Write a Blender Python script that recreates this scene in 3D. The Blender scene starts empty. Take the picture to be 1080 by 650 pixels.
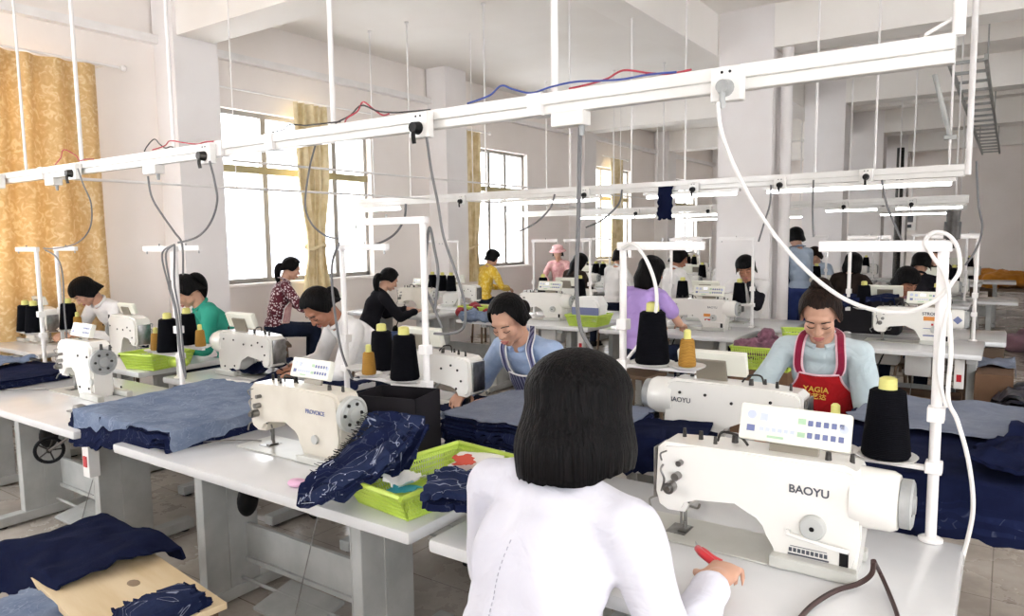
import bpy, bmesh, math, random
from math import sin, cos, pi, radians, sqrt, atan2
from mathutils import Vector, Matrix, Euler, noise
random.seed(7)
S = bpy.context.scene
COL = S.collection

# ------------------------------------------------------------------ camera, sky, exposure
CAM_H, CAM_AZ, CAM_F = 1.58, radians(34.8), 755.0
CAM_P, CAM_R = math.atan(74 / 755.0), 0.013
fw = Vector((-sin(CAM_AZ) * cos(CAM_P), cos(CAM_AZ) * cos(CAM_P), -sin(CAM_P)))
r0 = Vector((cos(CAM_AZ), sin(CAM_AZ), 0)); u0 = r0.cross(fw)
rr = r0 * cos(CAM_R) - u0 * sin(CAM_R); uu = rr.cross(fw)
cam = bpy.data.cameras.new('camera'); co = bpy.data.objects.new('camera', cam); COL.objects.link(co)
co.matrix_world = Matrix(((rr.x, uu.x, -fw.x, 0), (rr.y, uu.y, -fw.y, 0), (rr.z, uu.z, -fw.z, CAM_H), (0, 0, 0, 1)))
cam.sensor_fit = 'HORIZONTAL'; cam.sensor_width = 36; cam.lens = 36 * CAM_F / 1080
cam.clip_start = .05; cam.clip_end = 200
S.camera = co
S.view_settings.view_transform = 'Standard'; S.view_settings.look = 'None'
S.view_settings.gamma = 1; S.view_settings.use_curve_mapping = False
S.view_settings.exposure = 0.5
S.cycles.use_denoising = True
S.cycles.max_bounces = 8; S.cycles.diffuse_bounces = 5; S.cycles.glossy_bounces = 3
S.cycles.sample_clamp_indirect = 6
W = bpy.data.worlds.new('sky'); S.world = W; W.use_nodes = True
wn = W.node_tree.nodes; wb = wn['Background']
wb.inputs['Color'].default_value = (.93, .96, 1.0, 1); wb.inputs['Strength'].default_value = 6.6

# ------------------------------------------------------------------ materials
def lin(c):
    if isinstance(c, str):
        c = [int(c[i:i + 2], 16) / 255 for i in (0, 2, 4)]
    return tuple((v / 12.92 if v <= .04045 else ((v + .055) / 1.055) ** 2.4) for v in c) + (1,)
def newmat(name):
    m = bpy.data.materials.new(name); m.use_nodes = True
    nt = m.node_tree; return m, nt, nt.nodes['Principled BSDF'], nt.links
def N(nt, t, **k):
    n = nt.nodes.new(t)
    for a, b in k.items(): setattr(n, a, b)
    return n
def mapped(nt, scale=(1, 1, 1), rot=(0, 0, 0), coord='Object'):
    tc = N(nt, 'ShaderNodeTexCoord'); mp = N(nt, 'ShaderNodeMapping')
    mp.inputs['Scale'].default_value = scale; mp.inputs['Rotation'].default_value = rot
    nt.links.new(tc.outputs[coord], mp.inputs['Vector']); return mp.outputs['Vector']
def ramp(nt, stops):
    r = N(nt, 'ShaderNodeValToRGB'); e = r.color_ramp.elements
    while len(e) < len(stops): e.new(.5)
    for i, (p, c) in enumerate(stops): e[i].position = p; e[i].color = lin(c)
    return r
def mat(name, c, rough=.5, metal=0, c2=None, nscale=8, bump=0, bscale=60, spec=.5, mscale=(1, 1, 1), lo=.35, hi=.65, coat=0):
    m, nt, p, L = newmat(name)
    p.inputs['Roughness'].default_value = rough; p.inputs['Metallic'].default_value = metal
    p.inputs['Specular IOR Level'].default_value = spec
    if coat: p.inputs['Coat Weight'].default_value = coat
    v = mapped(nt, mscale)
    n = N(nt, 'ShaderNodeTexNoise'); n.inputs['Scale'].default_value = nscale; n.inputs['Detail'].default_value = 5
    L.new(v, n.inputs['Vector'])
    r = ramp(nt, [(lo, c), (hi, c2 or c)]); L.new(n.outputs['Fac'], r.inputs['Fac']); L.new(r.outputs['Color'], p.inputs['Base Color'])
    if bump:
        n2 = N(nt, 'ShaderNodeTexNoise'); n2.inputs['Scale'].default_value = bscale; n2.inputs['Detail'].default_value = 6
        L.new(v, n2.inputs['Vector'])
        b = N(nt, 'ShaderNodeBump'); b.inputs['Strength'].default_value = bump; b.inputs['Distance'].default_value = .01
        L.new(n2.outputs['Fac'], b.inputs['Height']); L.new(b.outputs['Normal'], p.inputs['Normal'])
    return m
def denim(name, c, c2, chalk=.0):
    m, nt, p, L = newmat(name); p.inputs['Roughness'].default_value = .95; p.inputs['Specular IOR Level'].default_value = .05
    v = mapped(nt)
    n = N(nt, 'ShaderNodeTexNoise'); n.inputs['Scale'].default_value = 7; n.inputs['Detail'].default_value = 8; n.inputs['Roughness'].default_value = .7
    L.new(v, n.inputs['Vector']); r = ramp(nt, [(.3, c), (.72, c2)]); L.new(n.outputs['Fac'], r.inputs['Fac'])
    col = r.outputs['Color']
    w = N(nt, 'ShaderNodeTexWave'); w.inputs['Scale'].default_value = 260; w.wave_type = 'BANDS'; w.bands_direction = 'DIAGONAL'; w.inputs['Distortion'].default_value = 2
    L.new(v, w.inputs['Vector'])
    if chalk:
        n3 = N(nt, 'ShaderNodeTexNoise'); n3.inputs['Scale'].default_value = 4.5; n3.inputs['Detail'].default_value = 2; n3.inputs['Distortion'].default_value = 3
        L.new(v, n3.inputs['Vector'])
        rc = ramp(nt, [(.485, '000000'), (.5, 'ffffff'), (.515, '000000')]); L.new(n3.outputs['Fac'], rc.inputs['Fac'])
        mx = N(nt, 'ShaderNodeMix', data_type='RGBA'); mu = N(nt, 'ShaderNodeMath', operation='MULTIPLY'); mu.inputs[1].default_value = chalk
        L.new(rc.outputs['Color'], mu.inputs[0]); L.new(mu.outputs[0], mx.inputs['Factor'])
        L.new(col, mx.inputs['A']); mx.inputs['B'].default_value = lin('aeb6c8'); col = mx.outputs['Result']
    L.new(col, p.inputs['Base Color'])
    b = N(nt, 'ShaderNodeBump'); b.inputs['Strength'].default_value = .25; b.inputs['Distance'].default_value = .002
    L.new(w.outputs['Fac'], b.inputs['Height'])
    n2 = N(nt, 'ShaderNodeTexNoise'); n2.inputs['Scale'].default_value = 14; n2.inputs['Detail'].default_value = 4; L.new(v, n2.inputs['Vector'])
    b2 = N(nt, 'ShaderNodeBump'); b2.inputs['Strength'].default_value = .6; b2.inputs['Distance'].default_value = .012
    L.new(n2.outputs['Fac'], b2.inputs['Height']); L.new(b.outputs['Normal'], b2.inputs['Normal']); L.new(b2.outputs['Normal'], p.inputs['Normal'])
    return m
def emis(name, c, s):
    m, nt, p, L = newmat(name); p.inputs['Base Color'].default_value = lin(c)
    p.inputs['Emission Color'].default_value = lin(c); p.inputs['Emission Strength'].default_value = s; return m
def cloth(name, c, c2=None, nscale=5, rough=.9, pat=None):
    m, nt, p, L = newmat(name); p.inputs['Roughness'].default_value = rough; p.inputs['Specular IOR Level'].default_value = .2
    p.inputs['Sheen Weight'].default_value = .0 if c[0] in '012' else .15
    if c[0] in '012': p.inputs['Specular IOR Level'].default_value = .05
    v = mapped(nt)
    if pat == 'floral':
        t = N(nt, 'ShaderNodeTexVoronoi'); t.inputs['Scale'].default_value = 42; L.new(v, t.inputs['Vector'])
        r = ramp(nt, [(.30, c2), (.42, c)]); L.new(t.outputs['Distance'], r.inputs['Fac'])
    elif pat == 'blotch':
        t = N(nt, 'ShaderNodeTexNoise'); t.inputs['Scale'].default_value = 13; t.inputs['Detail'].default_value = 1; t.inputs['Distortion'].default_value = 2; L.new(v, t.inputs['Vector'])
        r = ramp(nt, [(.52, c), (.6, c2)]); L.new(t.outputs['Fac'], r.inputs['Fac'])
    elif pat == 'stripe':
        t = N(nt, 'ShaderNodeTexWave'); t.inputs['Scale'].default_value = 14; t.inputs['Distortion'].default_value = .6; L.new(v, t.inputs['Vector'])
        r = ramp(nt, [(.35, c), (.55, c2)]); L.new(t.outputs['Fac'], r.inputs['Fac'])
    else:
        t = N(nt, 'ShaderNodeTexNoise'); t.inputs['Scale'].default_value = nscale; t.inputs['Detail'].default_value = 5; L.new(v, t.inputs['Vector'])
        r = ramp(nt, [(.35, c), (.65, c2 or c)]); L.new(t.outputs['Fac'], r.inputs['Fac'])
    L.new(r.outputs['Color'], p.inputs['Base Color'])
    n2 = N(nt, 'ShaderNodeTexNoise'); n2.inputs['Scale'].default_value = 9; n2.inputs['Detail'].default_value = 3; n2.inputs['Distortion'].default_value = 1.2; L.new(v, n2.inputs['Vector'])
    b = N(nt, 'ShaderNodeBump'); b.inputs['Strength'].default_value = .7; b.inputs['Distance'].default_value = .02
    L.new(n2.outputs['Fac'], b.inputs['Height']); L.new(b.outputs['Normal'], p.inputs['Normal'])
    return m
def thread(name, c, c2):
    m, nt, p, L = newmat(name); p.inputs['Roughness'].default_value = .8; p.inputs['Specular IOR Level'].default_value = .06 if c[0] == '0' else .3
    v = mapped(nt); w = N(nt, 'ShaderNodeTexWave'); w.bands_direction = 'Z'; w.inputs['Scale'].default_value = 70; w.inputs['Distortion'].default_value = 3; w.inputs['Detail'].default_value = 1
    L.new(v, w.inputs['Vector']); r = ramp(nt, [(.2, c), (.8, c2)]); L.new(w.outputs['Fac'], r.inputs['Fac']); L.new(r.outputs['Color'], p.inputs['Base Color'])
    b = N(nt, 'ShaderNodeBump'); b.inputs['Strength'].default_value = .5; b.inputs['Distance'].default_value = .003
    L.new(w.outputs['Fac'], b.inputs['Height']); L.new(b.outputs['Normal'], p.inputs['Normal']); return m
def hairmat(name, c, c2):
    m, nt, p, L = newmat(name); p.inputs['Roughness'].default_value = .5; p.inputs['Specular IOR Level'].default_value = .1
    v = mapped(nt, (1, 1, .05)); n = N(nt, 'ShaderNodeTexNoise'); n.inputs['Scale'].default_value = 120; n.inputs['Detail'].default_value = 3; L.new(v, n.inputs['Vector'])
    r = ramp(nt, [(.35, c), (.7, c2)]); L.new(n.outputs['Fac'], r.inputs['Fac']); L.new(r.outputs['Color'], p.inputs['Base Color'])
    b = N(nt, 'ShaderNodeBump'); b.inputs['Strength'].default_value = 1.0; b.inputs['Distance'].default_value = .012
    L.new(n.outputs['Fac'], b.inputs['Height']); L.new(b.outputs['Normal'], p.inputs['Normal']); return m

def at(px, py, y):
    d = fw * CAM_F + rr * (px - 540) + uu * (325 - py); return Vector((0, 0, CAM_H)) + d * (y / d.y)
def az(px, py, z):
    d = fw * CAM_F + rr * (px - 540) + uu * (325 - py); return Vector((0, 0, CAM_H)) + d * ((z - CAM_H) / d.z)
ORD = ['nearest the windows', 'second from the windows', 'third from the windows', 'fourth from the windows', 'fifth from the windows', 'sixth from the windows', 'seventh from the windows', 'eighth from the windows', 'ninth from the windows']
M = {}
M['wall'] = mat('wall_plaster', 'f3ece7', .85, c2='eee6e0', nscale=1.2, bump=.08, bscale=30)
M['ceil'] = mat('ceiling_plaster', 'f5f1ec', .9, c2='f0ebe5', nscale=1, bump=.05)
M['column'] = mat('column_plaster', 'efebea', .8, c2='e9e4e2', nscale=1.5, bump=.05)
M['cover'] = mat('white_enamel', 'eceae6', .28, c2='e4e1dc', nscale=5, coat=.3)
M['machine'] = mat('machine_enamel', 'ebe8e2', .25, c2='e6e3dc', nscale=4, coat=.35)
M['oldmachine'] = mat('cream_enamel', 'd9d3c6', .35, c2='cfc8ba', nscale=9, coat=.2)
M['steel'] = mat('steel', '9b9a97', .28, 1, c2='7f7d7a', nscale=30)
M['darksteel'] = mat('dark_steel', '4a4744', .45, .8, c2='2f2d2b', nscale=30)
M['wheelgrey'] = mat('handwheel_grey', 'a9aaa8', .4, c2='8f9190', nscale=14)
M['dial'] = mat('dial_grey', 'b9bab6', .4)
M['black'] = mat('black_plastic', '100f10', .5, c2='181718', nscale=20, spec=.2)
M['rubber'] = mat('black_rubber', '121114', .7, spec=.15)
M['cordgrey'] = mat('cord_grey', '6d6c6d', .6)
M['cordwhite'] = mat('cord_white', 'dfdcd8', .5)
M['cordblack'] = mat('cord_black', '3a3839', .55)
M['red'] = mat('red_wire', 'b03a48', .5); M['blue'] = mat('blue_wire', '3b4f9a', .5)
M['leg'] = mat('leg_paint', 'b4b5b2', .5, c2='a0a19e', nscale=6, bump=.06)
M['top'] = mat('table_laminate', 'd8d8d8', .22, c2='cecece', nscale=3, coat=.3)
M['plate'] = mat('bed_plate', 'c5c4bd', .3, c2='b9b8b0', nscale=6)
M['pipe'] = mat('white_pipe', 'efecea', .35, c2='e6e2df', nscale=6)
M['tray'] = mat('tray_white', 'e2e0dc', .4)
M['blackthread'] = thread('black_thread', '07070a', '101016')
M['goldthread'] = thread('gold_thread', '7d5a20', 'bd8c3c')
M['cone'] = mat('cone_core', 'd5cf7c', .55, c2='c8c26c', nscale=10)
M['conew'] = mat('cone_core_cream', 'ddd8b4', .55)
M['green'] = mat('lime_plastic', 'c2d85c', .45, c2='b6ce50', nscale=8)
M['denimd'] = denim('dark_denim', '12172f', '1f2646', .1)
M['denimk'] = denim('indigo_denim', '10142a', '1a203c', 0)
M['deniml'] = denim('washed_denim', '5d6a83', '8490a4', .3)
M['denimg'] = denim('grey_denim', '6d7486', '868c9a', .1)
M['denimc'] = denim('chalked_denim', '171d36', '2f3857', .75)
M['wood'] = mat('raw_wood', 'd9c5a2', .6, c2='cfb78f', nscale=3, bump=.1, mscale=(1, 8, 1))
M['darkwood'] = mat('brown_wood', '6b5540', .6, c2='5a4636', nscale=4)
M['tape'] = mat('board_brown', '8a7660', .7)
M['skin'] = mat('skin', 'c79a80', .5, c2='c0917a', nscale=6)
M['skind'] = mat('tanned_skin', 'a87459', .5, c2='a06c53', nscale=6)
M['lips'] = mat('lip_skin', 'b06a62', .45)
M['hair'] = hairmat('black_hair', '030303', '100c0d'); M['hairb'] = hairmat('brown_hair', '160e0b', '2c1e17')
M['brow'] = mat('brow_hair', '2c221f', .8)
M['white'] = cloth('white_cotton', 'd6d5dd', 'cccbd5'); M['white2'] = cloth('white_linen', 'ece9e6', 'dfdcda')
M['pants'] = cloth('navy_trousers', '171b28', '1f2536'); M['jeans'] = cloth('blue_jeans', '34466e', '44588a')
M['greytext'] = mat('print_grey', '4a4d55', .5); M['printblue'] = mat('print_blue', '6c749c', .5); M['printlight'] = mat('print_pale', 'c4cbe0', .5)
M['printgreen'] = mat('print_green', 'a9c7a6', .5); M['printorange'] = mat('print_orange', 'd98a3c', .5); M['goldtext'] = mat('print_gold', 'e6b94e', .5)
M['printred'] = mat('print_red', 'b52a2a', .5)
M['panelface'] = mat('panel_cream', 'e6e5d8', .35); M['lcd'] = emis('screen_white', 'e9eef8', .5)
M['panelgrey'] = mat('bracket_grey', '8d8578', .45, .3)
M['tube'] = emis('fluorescent_tube', 'ffffff', 6.0)
M['alu'] = mat('window_aluminium', 'a8a49e', .4, .4); M['aluy'] = mat('window_frame_olive', 'a89c74', .5)
M['paper'] = mat('paper', 'f0efec', .7); M['pink'] = mat('pink_sponge', 'e2b4cf', .8, bump=.3)
M['teal'] = mat('teal_paper', '3fa6b6', .6); M['redpaper'] = mat('red_paper', 'c8442c', .5)
M['cardblack'] = mat('black_card', '1b191c', .7, c2='232024', nscale=5, spec=.15); M['carton'] = mat('brown_carton', '6d5038', .8, c2='5d4330', nscale=4)
M['orange'] = cloth('orange_fabric', 'c4822c', 'a86a20'); M['pinkfab'] = cloth('mauve_fabric', '8d6072', '5f3e4c', 20); M['redfab'] = cloth('dark_red_fabric', '8c2a32', '5f1c24', 9)
M['redtool'] = mat('red_handle', 'c4202c', .35, coat=.4)
M['leather'] = mat('brown_belt', '3a2420', .5)
def glass():
    m = bpy.data.materials.new('window_glass'); m.use_nodes = True; nt = m.node_tree; nt.nodes.clear()
    o = N(nt, 'ShaderNodeOutputMaterial'); mx = N(nt, 'ShaderNodeMixShader'); t = N(nt, 'ShaderNodeBsdfTransparent'); g = N(nt, 'ShaderNodeBsdfGlossy')
    g.inputs['Roughness'].default_value = .05; mx.inputs[0].default_value = .05
    nt.links.new(t.outputs[0], mx.inputs[1]); nt.links.new(g.outputs[0], mx.inputs[2]); nt.links.new(mx.outputs[0], o.inputs[0]); return m
M['glass'] = glass()
def floormat():
    m, nt, p, L = newmat('floor_tiles'); v = mapped(nt)
    b = N(nt, 'ShaderNodeTexBrick'); b.offset = 0; b.inputs['Scale'].default_value = 1
    b.inputs['Brick Width'].default_value = .6; b.inputs['Row Height'].default_value = .6; b.inputs['Mortar Size'].default_value = .003
    b.inputs['Color1'].default_value = lin('b9b0a6'); b.inputs['Color2'].default_value = lin('b0a79d'); b.inputs['Mortar'].default_value = lin('857c73')
    L.new(v, b.inputs['Vector'])
    n = N(nt, 'ShaderNodeTexNoise'); n.inputs['Scale'].default_value = 2.4; n.inputs['Detail'].default_value = 7; n.inputs['Roughness'].default_value = .65; L.new(v, n.inputs['Vector'])
    r = ramp(nt, [(.35, '9a9188'), (.62, 'ffffff')]); L.new(n.outputs['Fac'], r.inputs['Fac'])
    mx = N(nt, 'ShaderNodeMix', data_type='RGBA', blend_type='MULTIPLY'); mx.inputs['Factor'].default_value = .55
    L.new(b.outputs['Color'], mx.inputs['A']); L.new(r.outputs['Color'], mx.inputs['B']); L.new(mx.outputs['Result'], p.inputs['Base Color'])
    rr_ = N(nt, 'ShaderNodeMapRange'); rr_.inputs['To Min'].default_value = .42; rr_.inputs['To Max'].default_value = .14
    L.new(n.outputs['Fac'], rr_.inputs['Value']); L.new(rr_.outputs[0], p.inputs['Roughness']); return m
M['floor'] = floormat()
def curtmat():
    m, nt, p, L = newmat('gold_curtain'); p.inputs['Roughness'].default_value = .6; p.inputs['Sheen Weight'].default_value = .3
    v = mapped(nt); n = N(nt, 'ShaderNodeTexNoise'); n.inputs['Scale'].default_value = 16; n.inputs['Detail'].default_value = 3; n.inputs['Distortion'].default_value = 1.5; L.new(v, n.inputs['Vector'])
    r = ramp(nt, [(.4, 'd8b67c'), (.55, 'e2c48e'), (.62, 'ecd6a8')]); L.new(n.outputs['Fac'], r.inputs['Fac']); L.new(r.outputs['Color'], p.inputs['Base Color'])
    tr = N(nt, 'ShaderNodeBsdfTranslucent'); L.new(r.outputs['Color'], tr.inputs['Color']); mx = N(nt, 'ShaderNodeMixShader'); mx.inputs[0].default_value = .3
    L.new(p.outputs[0], mx.inputs[1]); L.new(tr.outputs[0], mx.inputs[2]); L.new(mx.outputs[0], nt.nodes['Material Output'].inputs[0]); return m
M['curtain'] = curtmat()
M['curtain2'] = cloth('pale_gold_curtain', 'd9c597', 'ecdcb8', 9)

# ------------------------------------------------------------------ mesh helpers
def smoothpath(pts, k=6):
    P = [Vector(p) for p in pts]
    if len(P) < 3: return P
    out = []
    for i in range(len(P) - 1):
        a = P[max(i - 1, 0)]; b = P[i]; c = P[i + 1]; d = P[min(i + 2, len(P) - 1)]
        for j in range(k):
            t = j / k
            out.append(.5 * ((2 * b) + (c - a) * t + (2 * a - 5 * b + 4 * c - d) * t * t + (3 * b - a - 3 * c + d) * t ** 3))
    out.append(P[-1]); return out
class B:
    def __init__(s, xf=None): s.bm = bmesh.new(); s.mi = 0; s.xf = xf
    def _m(s, fs):
        for f in fs: f.material_index = s.mi
    def box(s, c, d, rot=None, bev=0):
        r = bmesh.ops.create_cube(s.bm, size=1); vs = r['verts']
        Mx = Matrix.Translation(c) @ (rot.to_4x4() if rot is not None else Matrix.Identity(4)) @ Matrix.Diagonal((d[0], d[1], d[2], 1))
        bmesh.ops.transform(s.bm, matrix=Mx, verts=vs)
        fs = set(f for v in vs for f in v.link_faces); s._m(fs)
        if bev:
            es = list(set(e for v in vs for e in v.link_edges))
            r = bmesh.ops.bevel(s.bm, geom=es, offset=bev, segments=2, affect='EDGES', profile=.6); s._m(r['faces'])
        return s
    def bb(s, x0, x1, y0, y1, z0, z1, bev=0): return s.box(((x0 + x1) / 2, (y0 + y1) / 2, (z0 + z1) / 2), (abs(x1 - x0), abs(y1 - y0), abs(z1 - z0)), None, bev)
    def ring(s, c, t, r, n, up=None, ry=None):
        t = t.normalized(); a = up if up is not None else (Vector((0, 0, 1)) if abs(t.z) < .9 else Vector((1, 0, 0)))
        x = t.cross(a).normalized(); y = x.cross(t); ry = r if ry is None else ry
        return [s.bm.verts.new(c + x * (r * cos(2 * pi * i / n)) + y * (ry * sin(2 * pi * i / n))) for i in range(n)]
    def skin(s, rings, cap=True):
        fs = []
        for a, b in zip(rings, rings[1:]):
            n = len(a)
            for i in range(n): fs.append(s.bm.faces.new((a[i], a[(i + 1) % n], b[(i + 1) % n], b[i])))
        if cap: fs.append(s.bm.faces.new(rings[0][::-1])); fs.append(s.bm.faces.new(rings[-1]))
        s._m(fs); return s
    def cyl(s, p0, p1, r0, r1=None, n=14, cap=True):
        p0 = Vector(p0); p1 = Vector(p1); t = p1 - p0; r1 = r0 if r1 is None else r1
        return s.skin([s.ring(p0, t, r0, n), s.ring(p1, t, r1, n)], cap)
    def tube(s, pts, r, n=7, k=6, smooth=True, rs=None):
        P = smoothpath(pts, k) if smooth else [Vector(p) for p in pts]
        rings = []; up = None
        for i, p in enumerate(P):
            t = (P[min(i + 1, len(P) - 1)] - P[max(i - 1, 0)])
            if t.length < 1e-7: continue
            t.normalize()
            if up is None: up = Vector((0, 0, 1)) if abs(t.z) < .9 else Vector((1, 0, 0))
            x = t.cross(up)
            if x.length < 1e-4: x = t.orthogonal()
            x.normalize(); up = x.cross(t)
            R = r if rs is None else rs(i / (len(P) - 1))
            rings.append([s.bm.verts.new(p + x * (R * cos(2 * pi * j / n)) + up * (R * sin(2 * pi * j / n))) for j in range(n)])
        return s.skin(rings)
    def lathe(s, c, prof, n=20, axis=(0, 0, 1)):
        c = Vector(c); q = Vector(axis).normalized().to_track_quat('Z', 'Y'); rings = []
        for r, z in prof:
            rings.append([s.bm.verts.new(c + q @ Vector((max(r, 1e-4) * cos(2 * pi * i / n), max(r, 1e-4) * sin(2 * pi * i / n), z))) for i in range(n)])
        return s.skin(rings)
    def prism(s, poly, f, a, b, bev=0):
        """poly of 2D points, f(u,v,w)->xyz, extruded from w=a to w=b"""
        A = [s.bm.verts.new(f(u, v, a)) for u, v in poly]; Bv = [s.bm.verts.new(f(u, v, b)) for u, v in poly]
        n = len(poly); fs = [s.bm.faces.new(A[::-1]), s.bm.faces.new(Bv)]
        for i in range(n): fs.append(s.bm.faces.new((A[i], A[(i + 1) % n], Bv[(i + 1) % n], Bv[i])))
        s._m(fs)
        if bev:
            es = list(set(fs[0].edges) | set(fs[1].edges)); r = bmesh.ops.bevel(s.bm, geom=es, offset=bev, segments=2, affect='EDGES'); s._m(r['faces'])
        return s
    def ell(s, c, r, n=12, rot=None):
        q = bmesh.ops.create_icosphere(s.bm, subdivisions=3 if n > 10 else 2, radius=1); vs = q['verts']
        Mx = Matrix.Translation(c) @ (rot.to_4x4() if rot is not None else Matrix.Identity(4)) @ Matrix.Diagonal((r[0], r[1], r[2], 1))
        bmesh.ops.transform(s.bm, matrix=Mx, verts=vs); s._m(set(f for v in vs for f in v.link_faces)); return s
    def cap(s, p0, p1, r0, r1, n=12):
        p0 = Vector(p0); p1 = Vector(p1); s.cyl(p0, p1, r0, r1, n); s.ell(p0, (r0,) * 3, 8); s.ell(p1, (r1,) * 3, 8); return s
    def sheet(s, nx, ny, f, th=.003):
        """closed cloth sheet: f(u,v)->point, thickness downward/normal"""
        T = [[Vector(f(i / nx, j / ny)) for j in range(ny + 1)] for i in range(nx + 1)]
        top = [[None] * (ny + 1) for _ in range(nx + 1)]; bot = [[None] * (ny + 1) for _ in range(nx + 1)]
        for i in range(nx + 1):
            for j in range(ny + 1):
                du = T[min(i + 1, nx)][j] - T[max(i - 1, 0)][j]; dv = T[i][min(j + 1, ny)] - T[i][max(j - 1, 0)]
                nn = du.cross(dv)
                nn = nn.normalized() if nn.length > 1e-9 else Vector((0, 0, 1))
                top[i][j] = s.bm.verts.new(T[i][j]); bot[i][j] = s.bm.verts.new(T[i][j] - nn * th)
        fs = []
        F = s.bm.faces.new
        for i in range(nx):
            for j in range(ny):
                fs.append(F((top[i][j], top[i + 1][j], top[i + 1][j + 1], top[i][j + 1]))); fs.append(F((bot[i][j], bot[i][j + 1], bot[i + 1][j + 1], bot[i + 1][j])))
        for i in range(nx):
            fs.append(F((top[i][0], bot[i][0], bot[i + 1][0], top[i + 1][0]))); fs.append(F((top[i][ny], top[i + 1][ny], bot[i + 1][ny], bot[i][ny])))
        for j in range(ny):
            fs.append(F((top[0][j], top[0][j + 1], bot[0][j + 1], bot[0][j]))); fs.append(F((top[nx][j], bot[nx][j], bot[nx][j + 1], top[nx][j + 1])))
        s._m(fs); return s
    def obj(s, name, mats, parent=None, smooth=True, ang=40):
        if s.xf is not None: bmesh.ops.transform(s.bm, matrix=s.xf, verts=s.bm.verts)
        bmesh.ops.recalc_face_normals(s.bm, faces=s.bm.faces)
        me = bpy.data.meshes.new(name); s.bm.to_mesh(me); s.bm.free()
        for m in (mats if isinstance(mats, (list, tuple)) else [mats]): me.materials.append(M[m] if isinstance(m, str) else m)
        if smooth:
            me.polygons.foreach_set('use_smooth', [True] * len(me.polygons)); me.set_sharp_from_angle(angle=radians(ang))
        o = bpy.data.objects.new(name, me); COL.objects.link(o)
        if parent is not None: o.parent = parent
        return o
def thing(name, label, cat, loc=(0, 0, 0), rz=0, group=None):
    o = bpy.data.objects.new(name, None); COL.objects.link(o); o.empty_display_size = .1
    o.location = loc; o.rotation_euler = (0, 0, rz); o['label'] = label; o['category'] = cat
    if group: o['group'] = group
    return o
def tag(o, label, cat, group=None, kind=None):
    o['label'] = label; o['category'] = cat
    if group: o['group'] = group
    if kind: o['kind'] = kind
    return o
def struct(b, name, m, label=None, parent=None, smooth=False):
    o = b.obj(name, m, parent, smooth)
    if parent is None: o['kind'] = 'structure'
    if label: o['label'] = label
    return o
def dup(root, loc, rz, label=None, group=None):
    def cp(o, par):
        c = o.copy(); COL.objects.link(c)
        if par is not None: c.parent = par
        for ch in o.children: cp(ch, c)
        return c
    r = cp(root, None); r.location = loc; r.rotation_euler = (0, 0, rz)
    if label: r['label'] = label
    if group: r['group'] = group
    elif 'group' in r: del r['group']
    return r
def textobj(txt, size, Mx, m, parent, name='lettering', ext=.0006, bold=0):
    c = bpy.data.curves.new(name, 'FONT'); c.body = txt; c.size = size; c.extrude = ext; c.align_x = 'CENTER'; c.align_y = 'CENTER'; c.offset = bold
    t = bpy.data.objects.new(name, c); COL.objects.link(t); bpy.context.view_layer.update()
    me = bpy.data.meshes.new_from_object(t.evaluated_get(bpy.context.evaluated_depsgraph_get())); bpy.data.objects.remove(t)
    me.transform(Mx); me.materials.clear(); me.materials.append(M[m])
    o = bpy.data.objects.new(name, me); COL.objects.link(o); o.parent = parent; return o
FRONT = Matrix(((1, 0, 0, 0), (0, 0, -1, 0), (0, 1, 0, 0), (0, 0, 0, 1)))   # text reads from -Y
BACK = Matrix(((-1, 0, 0, 0), (0, 0, 1, 0), (0, 1, 0, 0), (0, 0, 0, 1)))    # text reads from +Y
def remeshed(b, name, m, parent, vox, it=4, disp=None, amp=.004, fac=.5):
    """one continuous surface grown over overlapping volumes"""
    bmesh.ops.recalc_face_normals(b.bm, faces=b.bm.faces)
    me = bpy.data.meshes.new('tmp'); b.bm.to_mesh(me); b.bm.free()
    o = bpy.data.objects.new('tmp', me); COL.objects.link(o)
    md = o.modifiers.new('r', 'REMESH'); md.mode = 'VOXEL'; md.voxel_size = vox; md.adaptivity = 0
    sm = o.modifiers.new('s', 'SMOOTH'); sm.factor = fac; sm.iterations = it
    dg = bpy.context.evaluated_depsgraph_get(); me2 = bpy.data.meshes.new_from_object(o.evaluated_get(dg)); bpy.data.objects.remove(o)
    me2.name = name
    if disp:
        for v, nn in zip(me2.vertices, [x.normal.copy() for x in me2.vertices]):
            p = v.co; d = noise.noise(Vector((p.x * disp[0], p.y * disp[1], p.z * disp[2]))) + .5 * noise.noise(Vector((p.x * disp[0] * 2.1 + 7, p.y * disp[1] * 2.1, p.z * disp[2] * 2.1)))
            v.co = p + nn * (amp * d)
    me2.materials.clear(); me2.materials.append(M[m] if isinstance(m, str) else m)
    me2.polygons.foreach_set('use_smooth', [True] * len(me2.polygons))
    r = bpy.data.objects.new(name, me2); COL.objects.link(r); r.parent = parent; return r
# ------------------------------------------------------------------ the room
XW, ZC, YB, YN, XR = -7.15, 4.06, 25.0, -1.6, 5.0
ZL = 3.6
wins = [(.2, 3.05, 1.1), (4.76, 6.99, 1.1), (8.95, 10.82, 1.1), (13.1, 15.1, 1.1), (17.2, 19.3, 1.1), (21.2, 23.4, 1.1)]
b = B(); b.bb(XW - .4, XR + .3, YN - 1, YB + .3, -.12, 0); struct(b, 'floor', 'floor', 'beige glazed tile floor, dull and dusty')
b = B(); b.bb(XW - .3, XR + .3, YN, YB + .3, ZC, ZC + .2); struct(b, 'ceiling', 'ceil')
b = B(); y = YN
for a, c, zs in wins:
    b.bb(XW - .25, XW, y, a, 0, ZL); b.bb(XW - .25, XW, a, c, 0, zs); b.bb(XW - .25, XW, a, c, 3.05, ZL); y = c
b.bb(XW - .25, XW, y, YB, 0, ZL); b.bb(XW - .25, XW - .04, YN, YB, ZL, ZC)
struct(b, 'wall_left', 'wall')
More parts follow.
